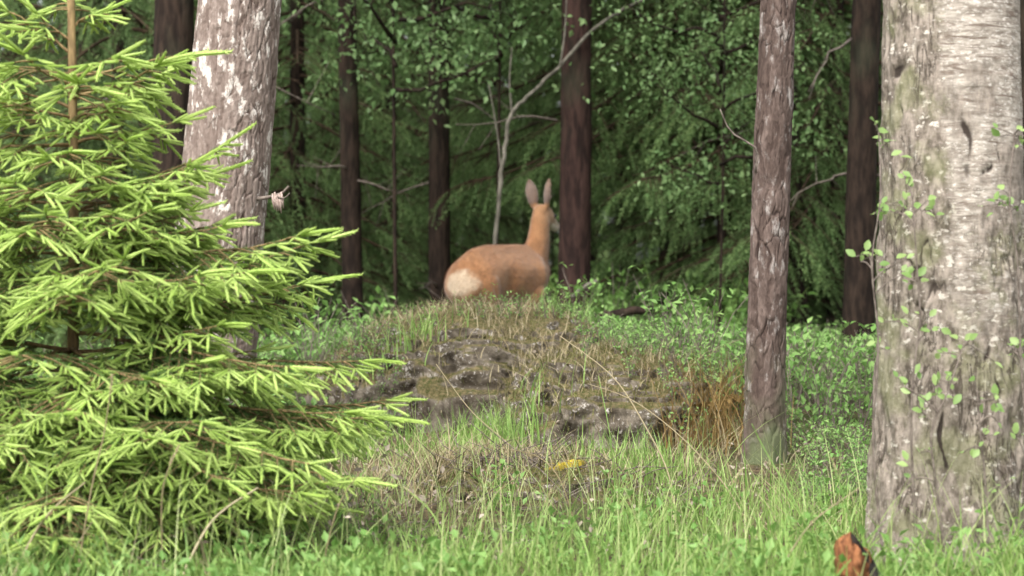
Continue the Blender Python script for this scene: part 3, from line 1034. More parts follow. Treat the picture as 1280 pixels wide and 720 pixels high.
    lp(sstep(.50, .40, p[:, 2] + .02 * nz) * .7, (.26, .145, .075))                       # paler flanks and belly
    lp(sstep(.62, .70, p[:, 2]) * sstep(.26, .33, p[:, 0]) * .7, (.25, .138, .07))       # greyer neck
    lp(sstep(.12, .24, p[:, 0]) * sstep(.56, .48, p[:, 2]) * .5, (.28, .155, .08))
    q = p - np.array([-.38, -.03, .505])
    r = np.sqrt((q[:, 0] / .085) ** 2 + (q[:, 1] / .10) ** 2 + (q[:, 2] / .07) ** 2) + .30 * nz + .15 * fbm(p * 60, 2, 8)
    lp(sstep(1.25, .72, r), (.50, .40, .29))                                               # rump patch
    hl = (p - h0) @ np.stack([f, s, u], 1)
    head = sstep(.83, .87, p[:, 2] + .0 * nz)
    lp(head * sstep(-.02, .05, hl[:, 0]) * .8, (.33, .21, .13))
    side = sstep(.09, .12, hl[:, 0]) * sstep(.79, .80, p[:, 2]) * sstep(-.01, .0, hl[:, 0])
    lp(side * .7, (.50, .42, .34))
    chin = sstep(.06, .10, hl[:, 0]) * sstep(-.02, -.032, hl[:, 2]) * (np.abs(hl[:, 1]) < .07) * sstep(.77, .79, p[:, 2])
    lp(chin * .8, (.62, .55, .48))
    lp(sstep(.178, .186, hl[:, 0]) * sstep(-.028, -.02, hl[:, 2]) * sstep(.77, .78, p[:, 2]), (.02, .018, .016))
    for b0, ax in ear_pts:
        t = (p - b0) @ ax
        dist = np.linalg.norm(p - b0 - t[:, None] * ax, axis=1)
        m = sstep(.015, .035, t) * (dist < .065)
        lp(m, (.17, .125, .105))
        lp(m * sstep(.13, .155, t), (.09, .06, .05))
    lp(sstep(.035, .025, p[:, 2]), (.02, .018, .015))                                     # hooves
    at = me2.attributes.new('coat', 'FLOAT_COLOR', 'POINT')
    at.data.foreach_set('color', np.concatenate([c, np.ones((n, 1))], 1).astype(np.float32).ravel())
    me2.update()
    me2.vertices.foreach_get('normal', nm.ravel()) if False else None
    # short hairs lying back along the body
    g = np.random.default_rng(3)
    k = g.choice(np.where(p[:, 2] > .25)[0], 42000)
    P0 = p[k] + g.normal(0, .0025, (len(k), 3))
    fl = np.where((p[k, 2] > .74)[:, None], np.array([-.25, 0, -1.0]), np.array([-1.0, 0, -.45]))
    fl = fl + g.normal(0, .22, (len(k), 3))
    N0 = nm[k].astype(float)
    fl = nrm(fl - N0 * (fl * N0).sum(1)[:, None]) + N0 * g.uniform(.12, .34, len(k))[:, None]
    ln = np.where(p[k, 2] > .76, .009, .017) * g.uniform(.6, 1.2, len(k))
    sd_ = nrm(np.cross(fl, N0)) * .0011
    HV = np.stack([P0 - sd_, P0 + sd_, P0 + fl * ln[:, None]], 1).reshape(-1, 3)
    HC = np.clip(c[k] * g.uniform(.72, 1.22, len(k))[:, None], 0, 1)
    hair = make_mesh('hair', HV, [np.arange(len(HV)).reshape(-1, 3)], M['deer'], smooth=False, attrs={'coat': np.repeat(HC, 3, 0)})
    link('hair', hair, o, kind='stuff')
    D = 12.7
    x = (627 - CX) / FPX * D
    hd_ = math.radians(40)
    sc = 1.03
    o.location = (x, D, max(gz(x, D), .075) + .012)
    o.scale = (sc,) * 3
    o.rotation_euler = (0, 0, math.radians(90) - hd_)
    o['label'] = 'red-brown roe deer with white rump, standing behind the boulder, head turned away'
    o['category'] = 'deer'
    print('deer z', o.location.z, 'verts', n)
    for sd in (-1, 1):
        bm = bmesh.new()
        bmesh.ops.create_uvsphere(bm, u_segments=14, v_segments=10, radius=.0125)
        em = bpy.data.meshes.new('deer_eye')
        bm.to_mesh(em)
        bm.free()
        em.materials.append(M['eye'])
        for pl in em.polygons:
            pl.use_smooth = True
        link('eye', em, o, loc=h0 + f * .085 + s * sd * .043 + u * .012)


deer()

# ------------------------------------------------------------------ the forest behind: builders


def simple_trunk(name, H, r0, r1, mat, seed, lean=0.0, curve=0.0, sides=28, rings=90):
    zs = np.concatenate([np.linspace(-.25, 4.5, rings), np.linspace(4.8, H, 12)])
    th = np.arange(sides) / sides * 2 * PI
    Z, T = np.meshgrid(zs, th, indexing='ij')
    r = r0 + (r1 - r0) * np.clip(Z / H, 0, 1)
    p = np.stack([np.cos(T).ravel(), np.sin(T).ravel(), Z.ravel()], 1)
    r = r * (1 + .10 * fbm(p * np.array([3.5, 3.5, 2.5]), 4, seed).reshape(Z.shape)) + .3 * r0 * np.exp(-(Z + .1) / .2)
    cx_ = lean * Z + curve * np.sin(Z * .7 + seed)
    cy_ = .5 * curve * np.sin(Z * .9 + seed * 2)
    V = np.stack([cx_ + r * np.cos(T), cy_ + r * np.sin(T), Z], -1).reshape(-1, 3)
    n = len(zs)
    i, j = np.meshgrid(np.arange(n - 1), np.arange(sides), indexing='ij')
    k = (j + 1) % sides
    F = np.stack([i * sides + j, i * sides + k, (i + 1) * sides + k, (i + 1) * sides + j], -1).reshape(-1, 4)
    return make_mesh(name, V, [F], mat)


def dead_twigs(n, z0, z1, seed, L=(0.3, 0.9), r0=.1):
    g = np.random.default_rng(seed)
    out = []
    for k in range(n):
        z, a, l = g.uniform(z0, z1), g.uniform(0, 6.28), g.uniform(*L)
        d = np.array([math.cos(a), math.sin(a), g.uniform(-.5, .25)])
        s = np.linspace(0, 1, 6)[:, None]
        pts = np.array([math.cos(a) * r0 * .8, math.sin(a) * r0 * .8, z]) + d * l * s + np.array([0, 0, -.25 * l]) * s ** 2 + np.cumsum(g.normal(0, .02, (6, 3)), 0)
        B = Buf()
        B.tube(pts, np.linspace(.009, .002, 6), 4)
        for q in (2, 3, 4):
            e = pts[q] + g.normal(0, .12, 3) + d * .08
            B.tube([pts[q], e], [.003, .0012], 3, cap=False)
        out.append(B.mesh('dead_branch', M['dead_wood']))
    return out


HANG = needle_twig(30, 0.10, 0.012, 0.75, 0.0, 11, 0.6)


def droop_crown(name, H, z0, rad, n_branch, seed, mat, low_open=0.0):
    """a spruce crown whose branches hang and carry curtains of twigs"""
    g = np.random.default_rng(seed)
    B = Buf()
    P_, D_, S_ = [], [], []
    for k in range(n_branch):
        f = (k / n_branch) ** 1.35
        z = z0 + (H - z0) * f
        a = k * 2.399 + g.uniform(-.4, .4)
        L = rad * (1 - f) ** .75 * g.uniform(.7, 1.1) + .12
        hd = np.array([math.cos(a), math.sin(a), 0])
        s = np.linspace(0, 1, 9)
        pts = np.array([0, 0, z]) + L * (hd * s[:, None] + np.array([0, 0, 1.]) * (-.10 * s - .42 * s ** 2 + .22 * s ** 4)[:, None])
        B.tube(pts, np.linspace(.016, .004, 9) * (.6 + .3 * rad), 5, cap=False)
        sx = np.array([-hd[1], hd[0], 0])
        m = int(13 * L) + 5
        for q in range(m):
            t = g.uniform(.18, 1.0)
            p = np.array([np.interp(t, s, pts[:, c]) for c in range(3)])
            sd = g.choice([-1, 1])
            l2 = (.42 * L * (1 - .65 * t) + .08) * g.uniform(.5, 1.1)
            d2 = nrm(hd * .7 + sx * sd * .8 + np.array([0, 0, -.25]))
            r = np.linspace(0, 1, 4)[:, None]
            tw = p + d2 * l2 * r + np.array([0, 0, -.3 * l2]) * r ** 2
            B.tube(tw, [.004, .003, .0025, .002], 3, cap=False)
            for w_ in range(max(2, int(l2 / .085))):
                u_ = g.uniform(0.1, 1.05)
                pp = p + d2 * l2 * u_ + np.array([0, 0, -.3 * l2 * u_ * u_])
                P_.append(pp)
                D_.append(d2 * g.uniform(.25, .9) + np.array([0, 0, -g.uniform(.3, 1.1)]) + g.normal(0, .22, 3))
                S_.append(g.uniform(.14, .34))
    P_, D_, S_ = np.array(P_), np.array(D_), np.array(S_)
    keep = P_[:, 2] > .12
    P_, D_, S_ = P_[keep], D_[keep], S_[keep]
    V, F = inst(HANG[0], HANG[1], frames(D_, roll=g.uniform(0, 6.28, len(P_))), P_, S_)
    print(name, 'sprays', len(P_), 'tris', len(F))
    return make_mesh(name, V, [F], mat, smooth=False), B.mesh(name + '_limbs', M['far_brown'])


CONIFER_CROWN = crown_mesh('tall_conifer_crown', 14, 8.5, 2.0, 40, 3600, .17, M['droop'], M['far_dark'], 31, 'cone', sag=.2)


def tall_tree(px, d, wpx, label, mat, lean=0.0, curve=0.03, twigs=5, seed=0, crown=True, group=None, top=None):
    r = wpx / 2 / FPX * d
    x = (px - CX) / FPX * d
    o = link('conifer_tree', None, None, label, 'tree', group, loc=(x, d, gz(x, d)))
    link('trunk', simple_trunk('conifer_trunk', 14, r * 1.05, r * .35, mat, seed, lean, curve), o)
    for me in dead_twigs(twigs, .5, 3.8, seed + 50, r0=r):
        link('branch', me, o)
    if crown:
        c = link('crown', CONIFER_CROWN[0], o, loc=(lean * 9, 0, U(-.8, .6)), rot=(0, 0, U(0, 6.28)))
        link('limbs', CONIFER_CROWN[1], o, loc=c.location, rot=c.rotation_euler)
    return o


tall_tree(714, 14.3, 40, 'tall conifer with bare red-brown trunk rising right behind the deer', M['far_red'], .012, .012, 3, 1)
tall_tree(437, 14.9, 25, 'dark bare trunk standing behind the left end of the boulder', M['far_dark'], .0, .03, 6, 2)
tall_tree(551, 15.6, 27, 'dark brown trunk rising behind the rump of the deer', M['far_dark'], .0, .015, 6, 3)
tall_tree(1076, 12.5, 38, 'brown mossy trunk in shade close beside the birch', M['far_dark'], .02, .02, 5, 4)
tall_tree(1004, 15.0, 26, 'dark slanting trunk seen between slim pine and birch', M['far_dark'], -.06, .02, 3, 5)
tall_tree(214, 13.5, 52, 'broad dark trunk hidden behind the leaning grey pine', M['far_dark'], .0, .02, 4, 6)
tall_tree(1290, 10.0, 40, 'dark trunk peeping out past the right side of the birch', M['far_dark'], .0, .01, 2, 7)
tall_tree(845, 16.0, 9, 'very thin dark stem standing right of the boulder', M['far_dark'], -.01, .02, 4, 8, crown=False)
tall_tree(485, 21.0, 12, 'thin dark stem between the two trunks left of the deer', M['far_dark'], .015, .03, 6, 9, crown=False)
tall_tree(594, 22.0, 11, 'thin dark stem just left of the pale bent sapling', M['far_brown'], .0, .03, 6, 10, crown=False)
tall_tree(662, 24.0, 16, 'slender shadowy trunk behind the head of the deer', M['far_dark'], .01, .03, 6, 11)
FAR = [(370, 22, 22, 'dim trunk in the shade just right of the leaning grey pine'), (120, 19, 34, 'dim trunk behind the top of the young spruce'), (30, 22, 30, 'dim trunk at the left border behind the young spruce'),
       (520, 27, 18, 'dim far trunk just left of the dark trunk behind the rump'), (780, 24, 22, 'dim trunk half hidden by hanging spruce twigs right of the bare red-brown trunk'), (905, 21, 24, 'dim trunk just left of the slim pine'),
       (860, 29, 20, 'far dim trunk above the bright undergrowth right of the deer'), (1035, 22, 24, 'dim trunk midway between slim pine and birch'), (1150, 20, 28, 'dim trunk standing straight behind the birch'),
       (640, 31, 16, 'far dim trunk behind the stem of the pale bent sapling'), (740, 33, 18, 'far dim trunk close past the right side of the bare red-brown trunk'), (455, 31, 18, 'far dim trunk close past the dark trunk left of the deer'), (960, 30, 18, 'far dim trunk straight behind the slim pine')]
for q, (px, d, wp, lb) in enumerate(FAR):
    tall_tree(px, d, wp, lb, M['far_dark'], U(-.02, .02), .03, 4, 20 + q, crown=q % 3 == 0, group='dim trunks deep in the wood')


def bent_sapling():
    d = 13.9
    pts = [P(618, 330, d), P(624, 250, d), P(630, 190, d), P(640, 142, d), P(664, 117, d + .1), P(700, 82, d + .2), P(738, 40, d + .3), P(775, 15, d + .4), P(810, -4, d + .5), P(900, -60, d + .8)]
    x, y = pts[0][0], pts[0][1]
    g0 = np.array([x - .02, y, gz(x, y) - .05])
    o = link('sapling', None, None, 'pale bare sapling bent over to the upper right above the deer', 'sapling', loc=g0)
    c = interp(np.array([g0, (g0 + pts[0]) / 2 + [.01, 0, 0]] + pts) - g0, 60)
    B = Buf()
    B.tube(c + RNG.normal(0, .004, c.shape), np.linspace(.0155, .009, 60), 9)
    link('stem', B.mesh('sapling_stem', M['pale_bark']), o)
    for a, b_, cpt in (((628, 232), (622, 170), (611, 105)), ((700, 82), (706, 40), (708, 0)), ((640, 142), (637, 100), (640, 60))):
        B = Buf()
        B.tube(interp(np.array([P(*a, d), P(*b_, d), P(*cpt, d)]) - g0, 12), np.linspace(.008, .004, 12), 6)
        link('branch', B.mesh('sapling_branch', M['pale_bark']), o)


bent_sapling()

# hanging spruces: three crowns, copied
DROOPS = [droop_crown('hanging_crown', 8.0, .55, 1.5, 110, 101, M['droop']), droop_crown('hanging_crown', 7.0, .35, 1.25, 100, 102, M['droop']), droop_crown('hanging_crown', 9.5, 1.1, 1.8, 110, 103, M['droop']), droop_crown('hanging_crown', 9.0, 1.75, 1.6, 100, 104, M['droop'])]


def spruce(px, d, v, label, s=1.0, group=None):
    x = (px - CX) / FPX * d
    o = link('spruce_tree', None, None, label, 'tree', group, loc=(x, d, gz(x, d) - .03), rot=(0, 0, U(0, 6.28)))
    o.scale = (s, s, s)
    link('trunk', SP_TRUNK, o)
    link('crown', DROOPS[v][0], o)
    link('limbs', DROOPS[v][1], o)
    return o


SP_TRUNK = simple_trunk('spruce_trunk', 8.6, .07, .01, M['far_dark'], 77, 0, .0, 16, 30)
spruce(835, 16.0, 3, 'green spruce with hanging branches just right of the bare trunk behind the deer')
spruce(1045, 15.5, 2, 'tall spruce with long trailing branches between slim pine and birch', 1.0)
spruce(372, 16.5, 1, 'dark spruce with drooping sprays right beside the leaning grey pine')
spruce(905, 21.0, 3, 'spruce farther back behind the slim pine', 1.05)
spruce(665, 26.0, 1, 'distant spruce behind the face of the deer')
spruce(735, 21.5, 3, 'spruce deeper in the wood behind the bare red-brown trunk')
spruce(150, 15.5, 0, 'dark spruce behind the top of the young spruce', .95)
spruce(20, 17.0, 2, 'dark spruce at the left edge of the picture', .95)
spruce(1190, 17.0, 0, 'dark spruce hidden for the most part by the birch', 1.05)
DEEP = [(300, 22, 'shadowy spruce right behind the leaning grey pine'), (470, 26, 'shadowy spruce far behind the gap left of the deer'), (1110, 24, 'shadowy spruce far behind the left edge of the birch'), (90, 24, 'shadowy spruce far behind the young spruce'),
        (560, 33, 'very distant spruce behind the dark trunk over the rump'), (400, 32, 'very distant spruce between the grey pine and the dark trunk'), (1030, 33, 'very distant spruce between slim pine and birch'), (1250, 24, 'shadowy spruce behind the right side of the birch'), (220, 30, 'very distant spruce behind the broad dark trunk'),
        (-120, 20, None), (1400, 19, None), (-300, 24, None), (1560, 25, None)]
for q, (px, d, lb) in enumerate(DEEP):
    spruce(px, d, q % 3, lb or 'shadowy spruce beyond the edge of the picture', U(1.0, 1.25), 'shadowy spruces deep in the wood')

# broad-leaved young trees of the understorey
BROADS = [crown_mesh('leafy_crown', 5.2, .9, 1.1, 26, 6500, .052, M['broad'], M['far_dark'], s) for s in (41, 42, 43)]
BR_TRUNK = simple_trunk('leafy_trunk', 5.0, .014, .006, M['far_dark'], 78, .0, .04, 10, 30)


def leafy(px, d, v, label, zoff=0.0, s=1.0, group=None):
    x = (px - CX) / FPX * d
    o = link('leafy_tree', None, None, label, 'tree', group, loc=(x, d, gz(x, d) - .03), rot=(0, 0, U(0, 6.28)))
    o.scale = (s, s, s)
    link('trunk', BR_TRUNK, o)
    link('crown', BROADS[v][0], o, loc=(0, 0, zoff))
    link('limbs', BROADS[v][1], o, loc=(0, 0, zoff))


spruce(785, 17.0, 3, 'spruce with mossy hanging twigs between the bare trunk and the green spruce')
spruce(925, 16.5, 0, 'green spruce half hidden by the slim pine')
spruce(560, 21.0, 1, 'dim spruce between the dark trunk and the pale bent sapling')
spruce(490, 19.5, 0, 'dim spruce right beside the dark trunk at the left end of the boulder', .9)
leafy(495, 14.0, 0, 'leafy young tree with blue-green leaves above the left end of the boulder', .95, .95)
leafy(620, 15.0, 1, 'leafy young tree with blue-green leaves over the back of the deer', 1.1, .95)
leafy(900, 13.5, 2, 'small leafy tree close to the left side of the slim pine', .75, .72)
spruce(905, 15.3, 1, 'young spruce with pale sprays just left of the slim pine', .8)
leafy(400, 19.5, 1, 'leafy young tree over the dark trunk left of the boulder', .9)
leafy(560, 22.0, 2, 'leafy tree farther back above the trunk behind the rump', 1.0, 1.1)
leafy(690, 25.0, 0, 'leafy tree deep behind the ears of the deer', .9, 1.1)
leafy(150, 20.0, 1, 'leafy tree seen through the top of the young spruce', .6)


def far_wood():
    n = 60000
    g = np.random.default_rng(5)
    a = g.uniform(-.75, .75, n)
    r = g.uniform(44, 62, n)
    z = g.uniform(0, 1, n) ** .8 * 16
    x, y = np.sin(a) * r, np.cos(a) * r
    q = fbm(np.stack([x * .25, y * .25, z * .3], 1), 3, 6)
    k = q > -.22
    pos = np.stack([x, y, z], 1)[k]
    d = g.normal(0, 1, (len(pos), 3)) + np.array([0, 0, -1.2])
    V, F = inst(LEAF2[0], LEAF2[1], frames(d), pos, g.uniform(.35, .9, len(pos)))
    B = Buf()
    B.add(V, F, 0)
    for t in range(150):
        a, r = g.uniform(-.75, .75), g.uniform(40, 60)
        B.tube([[math.sin(a) * r, math.cos(a) * r, -.3], [math.sin(a) * r + g.uniform(-.3, .3), math.cos(a) * r, 12]], [g.uniform(.1, .2), .06], 7, 1)
    link('far_woodland', B.mesh('far_woodland', [M['far_leaf'], M['far_dark']], smooth=False), kind='stuff', label='far dark woodland closing off the view')


far_wood()

# ------------------------------------------------------------------ ground cover


def scatter(n, x0, x1, y0, y1, dens=None, seed=0):
    g = np.random.default_rng(seed)
    y = g.uniform(y0, y1, n)
    x = g.uniform(-1, 1, n)
    x = (x0 + x1) / 2 + x * (x1 - x0) / 2
    if dens is not None:
        k = g.uniform(0, 1, n) < dens(x, y)
        x, y = x[k], y[k]
    return x, y


def on_top(x, y):
    """height of the ground or of the boulders at x, y"""
    z = ground_z(x, y)
    cell = 0.03
    top = {}
    for vx, vy, vz in BV:
        key = (int(vx // cell), int(vy // cell))
        if vz > top.get(key, -9):
            top[key] = vz
    for i in range(len(x)):
        t = top.get((int(x[i] // cell), int(y[i] // cell)))
        if t is not None and t > z[i]:
            z[i] = t
    return z


def blades(x, y, z, h, wd, lean, seed, nseg=4, az=None):
    """curved tapering blades as one set of faces"""
    g = np.random.default_rng(seed)
    n = len(x)
    az = g.uniform(0, 2 * PI, n) if az is None else az
    t = np.linspace(0, 1, nseg + 1)
    l = lean * g.uniform(.2, 1.3, n)
    horiz = h[:, None] * (l[:, None] * t ** 1.8)
    vert = h[:, None] * (t * (1 - .22 * np.minimum(l, 1.4)[:, None] * t ** 1.5))
    c = np.stack([x[:, None] + np.cos(az)[:, None] * horiz, y[:, None] + np.sin(az)[:, None] * horiz, z[:, None] + vert - .01], -1)
    fa = az + PI / 2 + g.uniform(-.9, .9, n)
    sd = np.stack([np.cos(fa), np.sin(fa), 0 * fa], -1)[:, None] * (wd[:, None] * (1 - t ** 1.6) * .5 + .0002)[..., None]
    V = np.concatenate([c - sd, c + sd], 1).reshape(-1, 3)
    m = nseg + 1
    b = (np.arange(n) * 2 * m)[:, None]
    s = np.arange(nseg)[None]
    F = np.stack([b + s, b + s + m, b + s + m + 1, b + s + 1], -1).reshape(-1, 4)
    return V, F


def grass():
    B = Buf()
    x, y = scatter(26000, -1.9, 1.9, 3.9, 7.4, lambda x, y: sstep(6.1, 4.9, y) * .95 + .05, 1)
    x = x * (y / 7.4 * .75 + .35)
    n = len(x)
    z = on_top(x, y)
    g = np.random.default_rng(2)
    V, F = blades(x, y, z, g.uniform(.04, .13, n) * (1 + .9 * (g.uniform(0, 1, n) > .95)), g.uniform(.0025, .006, n), .7, 3)
    B.add(V, F)
    m = 1100
    y = g.uniform(4.5, 6.9, m)
    x = g.uniform(-.26, .26, m) * y
    V, F = blades(x, y, on_top(x, y), g.uniform(.14, .36, m), g.uniform(.0018, .0036, m), .75, 9, 6)
    B.add(V, F, 1)
    # tufts
    for px, d, m, hh, sp in ((605, 8.35, 260, .17, .11), (640, 8.5, 90, .14, .09), (770, 7.7, 160, .15, .10), (830, 7.4, 160, .14, .12), (560, 8.0, 200, .14, .12), (715, 11.3, 260, .24, .1), (735, 11.0, 220, .20, .12), (700, 10.6, 160, .18, .1),
                             (1010, 6.4, 160, .16, .2), (1060, 5.6, 200, .17, .15), (860, 6.2, 200, .15, .2), (450, 8.4, 200, .18, .15), (520, 9.4, 100, .15, .1), (1045, 4.9, 160, .14, .08)):
        x0 = (px - CX) / FPX * d
        x, y = g.normal(x0, sp, m), g.normal(d, sp * .8, m)
        V, F = blades(x, y, on_top(x, y), hh * g.uniform(.5, 1.25, m), g.uniform(.003, .006, m), .55, int(px + d))
        B.add(V, F)
    link('grass', B.mesh('grass', [M['grass'], M['pale_grass']], smooth=False), kind='stuff', label='fresh green grass along the bottom')
    # dry grass on the boulders, under the spruce and by the slim pine
    B = Buf()
    for px, d, m, hh, sx, sy in ((555, 10.2, 760, .10, .20, .3), (650, 10.15, 300, .09, .12, .4), (560, 9.35, 160, .10, .22, .12), (680, 9.2, 120, .09, .14, .12), (780, 8.6, 140, .09, .16, .1), (640, 9.4, 60, .12, .08, .1), (790, 9.2, 220, .09, .16, .2), (610, 7.15, 320, .09, .15, .22), (545, 7.3, 380, .12, .15, .2), (720, 7.3, 90, .07, .12, .1),
                                 (300, 6.1, 260, .22, .25, .3), (120, 5.2, 200, .25, .3, .2), (500, 7.0, 260, .18, .14, .3), (900, 8.3, 160, .22, .1, .2), (1020, 6.0, 160, .16, .2, .3), (860, 7.6, 200, .12, .2, .3)):
        x0 = (px - CX) / FPX * d
        x, y = g.normal(x0, sx, m), g.normal(d, sy, m)
        V, F = blades(x, y, on_top(x, y), hh * g.uniform(.4, 1.2, m), g.uniform(.0022, .0045, m), 1.2, int(px * 3 + d))
        B.add(V, F)
    link('dry_grass', B.mesh('dry_grass', M['dry'], smooth=False), kind='stuff', label='dry straw grass on and around the boulders')


grass()


def moss_cover():
    g = np.random.default_rng(71)
    V0 = np.concatenate([B1V, B2V, B4V, B3V])
    q = fbm(V0 * 6, 3, 12)
    ok = np.where((q > -.12) & (V0[:, 2] > ground_z(V0[:, 0], V0[:, 1]) - .02))[0]
    k = g.choice(ok, 9000)
    p = V0[k] + g.normal(0, .008, (len(k), 3))
    B = Buf()
    Va, Fa = blades(p[:, 0], p[:, 1], p[:, 2], g.uniform(.015, .06, len(k)), g.uniform(.002, .0045, len(k)), .9, 72, 3)
    B.add(Va, Fa, 0)
    k = g.choice(ok, 2600)
    p = V0[k] + g.normal(0, .01, (len(k), 3))
    Va, Fa = blades(p[:, 0], p[:, 1], p[:, 2], g.uniform(.03, .09, len(k)), g.uniform(.002, .004, len(k)), 1.2, 73, 3)
    B.add(Va, Fa, 1)
    link('moss', B.mesh('moss', [M['moss'], M['dry']], smooth=False), kind='stuff', label='short moss and straw growing over the boulders')


moss_cover()


def berry_template(seed, n=56, h=.27, r=.17, size=.030, twig=True):
    g = np.random.default_rng(seed)
    B = Buf()
    P_, D_ = [], []
    for k in range(7):
        a, l = g.uniform(0, 6.28), h * g.uniform(.7, 1.1)
        e = np.array([math.cos(a) * r * g.uniform(.3, 1), math.sin(a) * r * g.uniform(.3, 1), l])
        c = interp([[0, 0, -.02], e * [.35, .35, .55], e], 4)
        B.tube(c, [.0022, .0018, .0014, .001], 3, 1, cap=False)
        for q in range(n // 7):
            t = g.uniform(.15, 1.02)
            P_.append(np.array([np.interp(t, np.linspace(0, 1, 4), c[:, i]) for i in range(3)]) + g.normal(0, .018, 3))
            D_.append(np.array([math.cos(a), math.sin(a), .3]) * .5 + g.normal(0, .7, 3) + [0, 0, -.1])
    V, F = inst(LEAF2[0], LEAF2[1], frames(np.array(D_), roll=g.uniform(-.7, .7, len(P_))), np.array(P_), size * g.uniform(.7, 1.3, len(P_)))
    B.add(V, F, 0)
    V = np.concatenate(B.V)
    return V, B.F, B.I


def plants(name, label, x, y, mats, tpls, smin, smax, seed, tri=True):
    g = np.random.default_rng(seed)
    z = on_top(x, y)
    pick = g.integers(0, len(tpls), len(x))
    a = g.uniform(0, 6.28, len(x))
    B = Buf()
    for q, (V, Fs, I) in enumerate(tpls):
        k = pick == q
        m = int(k.sum())
        if not m:
            continue
        R = np.zeros((m, 3, 3))
        R[:, 0, 0], R[:, 0, 1], R[:, 1, 0], R[:, 1, 1], R[:, 2, 2] = np.cos(a[k]), -np.sin(a[k]), np.sin(a[k]), np.cos(a[k]), 1
        T = np.stack([x[k], y[k], z[k]], 1)
        S = g.uniform(smin, smax, m)
        VV = (np.einsum('nij,kj->nki', R, V) * S[:, None, None] + T[:, None]).reshape(-1, 3)
        FF = [(np.asarray(f)[None] + (np.arange(m) * len(V))[:, None, None]).reshape(-1, np.asarray(f).shape[1]) for f in Fs]
        n0 = B.n
        for f, i in zip(FF, I):
            B.F.append(f + n0)
            B.I.append(i)
        B.V.append(VV)
        B.n += len(VV)
    return link(name, B.mesh(name, mats, smooth=False), kind='stuff', label=label)


BT = [berry_template(s) for s in (1, 2, 3)]
g_ = np.random.default_rng(8)
# bilberry bed right of the boulders, and patches left of the deer and deeper in the wood
xa, ya = scatter(900, .55, 3.2, 8.3, 15, lambda x, y: sstep(.0, .35, x - .45 - .02 * (y - 8)) * (.45 + .55 * sstep(8.4, 9.6, y)), 11)
xb, yb = scatter(150, -1.2, -.42, 11.6, 14.0, None, 12)
xc, yc = scatter(700, -6, 7, 14, 26, lambda x, y: .8 * (fbm(np.stack([x * .5, y * .5, 0 * x], 1), 2, 3) > -.1), 13)
xd, yd = scatter(160, -2.2, -.8, 7.0, 11.5, None, 14)
xe, ye = scatter(60, .2, .75, 10.6, 13, None, 15)
xf, yf = scatter(40, .45, .95, 8.3, 9.6, None, 17)
xi, yi = scatter(190, .6, 1.4, 6.3, 8.6, lambda x, y: (x > .13 * y) | (y > 8.2), 18)
xj, yj = scatter(100, -.8, .55, 8.7, 9.8, lambda x, y: (np.abs(x + .1) > .38) | (y > 9.5), 19)
plants('bilberry', 'low blue-green bilberry scrub covering the forest floor', np.concatenate([xa, xb, xc, xd, xe]), np.concatenate([ya, yb, yc, yd, ye]), [M['berry'], M['dead_wood']], BT, .8, 1.35, 16)
plants('seedlings', 'small leafy plants between the stones and round the slim pine', np.concatenate([xf, xi, xj]), np.concatenate([yf, yi, yj]), [M['berry'], M['dead_wood']], BT, .25, .62, 24)
xk, yk = scatter(520, .3, 4.2, 13.6, 31, lambda x, y: (x / y > .03) & (x / y < .115), 25)
plants('ferny_undergrowth', 'bright green undergrowth in the light behind the boulder', xk, yk, [M['herb'], M['grass']], BT, 1.3, 2.6, 26)
# herbs among the foreground grass
HT = [berry_template(s, 28, .09, .06, .020) for s in (4, 5, 6)]
xh, yh = scatter(700, -1.7, 1.7, 4.1, 6.7, lambda x, y: .36 * sstep(6.0, 5.0, y) + .12, 21)
xh = xh * (yh / 7.4 * .75 + .35)
plants('herbs', 'small broad-leaved herbs among the foreground grass', xh, yh, [M['herb'], M['grass']], HT, .7, 1.5, 22)


def litter():
    g = np.random.default_rng(31)
    # flakes on the boulders and on the ground round them
    k = g.choice(len(BV), 2200)
    pos = [BV[k] + g.normal(0, .006, (len(k), 3))]
    x, y = g.uniform(-1.2, 1.2, 3800), g.uniform(5.4, 9.8, 3800)
    pos.append(np.stack([x, y, ground_z(x, y) + g.uniform(0, .03, 3800)], 1))
    x, y = g.normal(-.75, .28, 1500), g.normal(5.9, .3, 1500)
    pos.append(np.stack([x, y, ground_z(x, y) + g.uniform(0, .30, 1500) ** 1.3], 1))
    pos = np.concatenate(pos)
    n = len(pos)
    V, F = inst(LEAF2[0], LEAF2[1], frames(g.normal(0, 1, (n, 3)), roll=g.uniform(-1, 1, n)), pos, g.uniform(.008, .028, n))
    link('litter', make_mesh('litter', V, [F], M['litter'], smooth=False), kind='stuff', label='pale dead leaves and flakes scattered over stones and ground')
    # dead twigs under the spruce and over the hummock
    B = Buf()
    for _ in range(420):
        q = g.uniform()
        if q < .55:
            c = np.array([g.normal(.0, .20), g.normal(7.05, .18), 0])
        else:
            c = np.array([g.normal(-.75, .33), g.normal(6.0, .35), 0])
        c[2] = on_top(c[:1], c[1:2])[0] if q < .0 else gz(c[0], c[1])
        if q < .55:
            d2 = (B3V[:, 0] - c[0]) ** 2 + (B3V[:, 1] - c[1]) ** 2
            j = d2.argmin()
            if d2[j] < .004:
                c[2] = max(c[2], B3V[j, 2])
        a, l = g.uniform(0, 6.28), g.uniform(.06, .22)
        d = np.array([math.cos(a), math.sin(a), g.uniform(-.1, .75)])
        e = c + d * l
        m = (c + e) / 2 + g.normal(0, .015, 3)
        B.tube(interp([c, m, e], 5), np.linspace(.0028, .001, 5), 4, cap=False)
    link('twigs', B.mesh('dead_twigs', M['dead_wood']), kind='stuff', label='thin dead twigs lying under the spruce and over the hummock')


litter()

# ------------------------------------------------------------------ single plants and small things


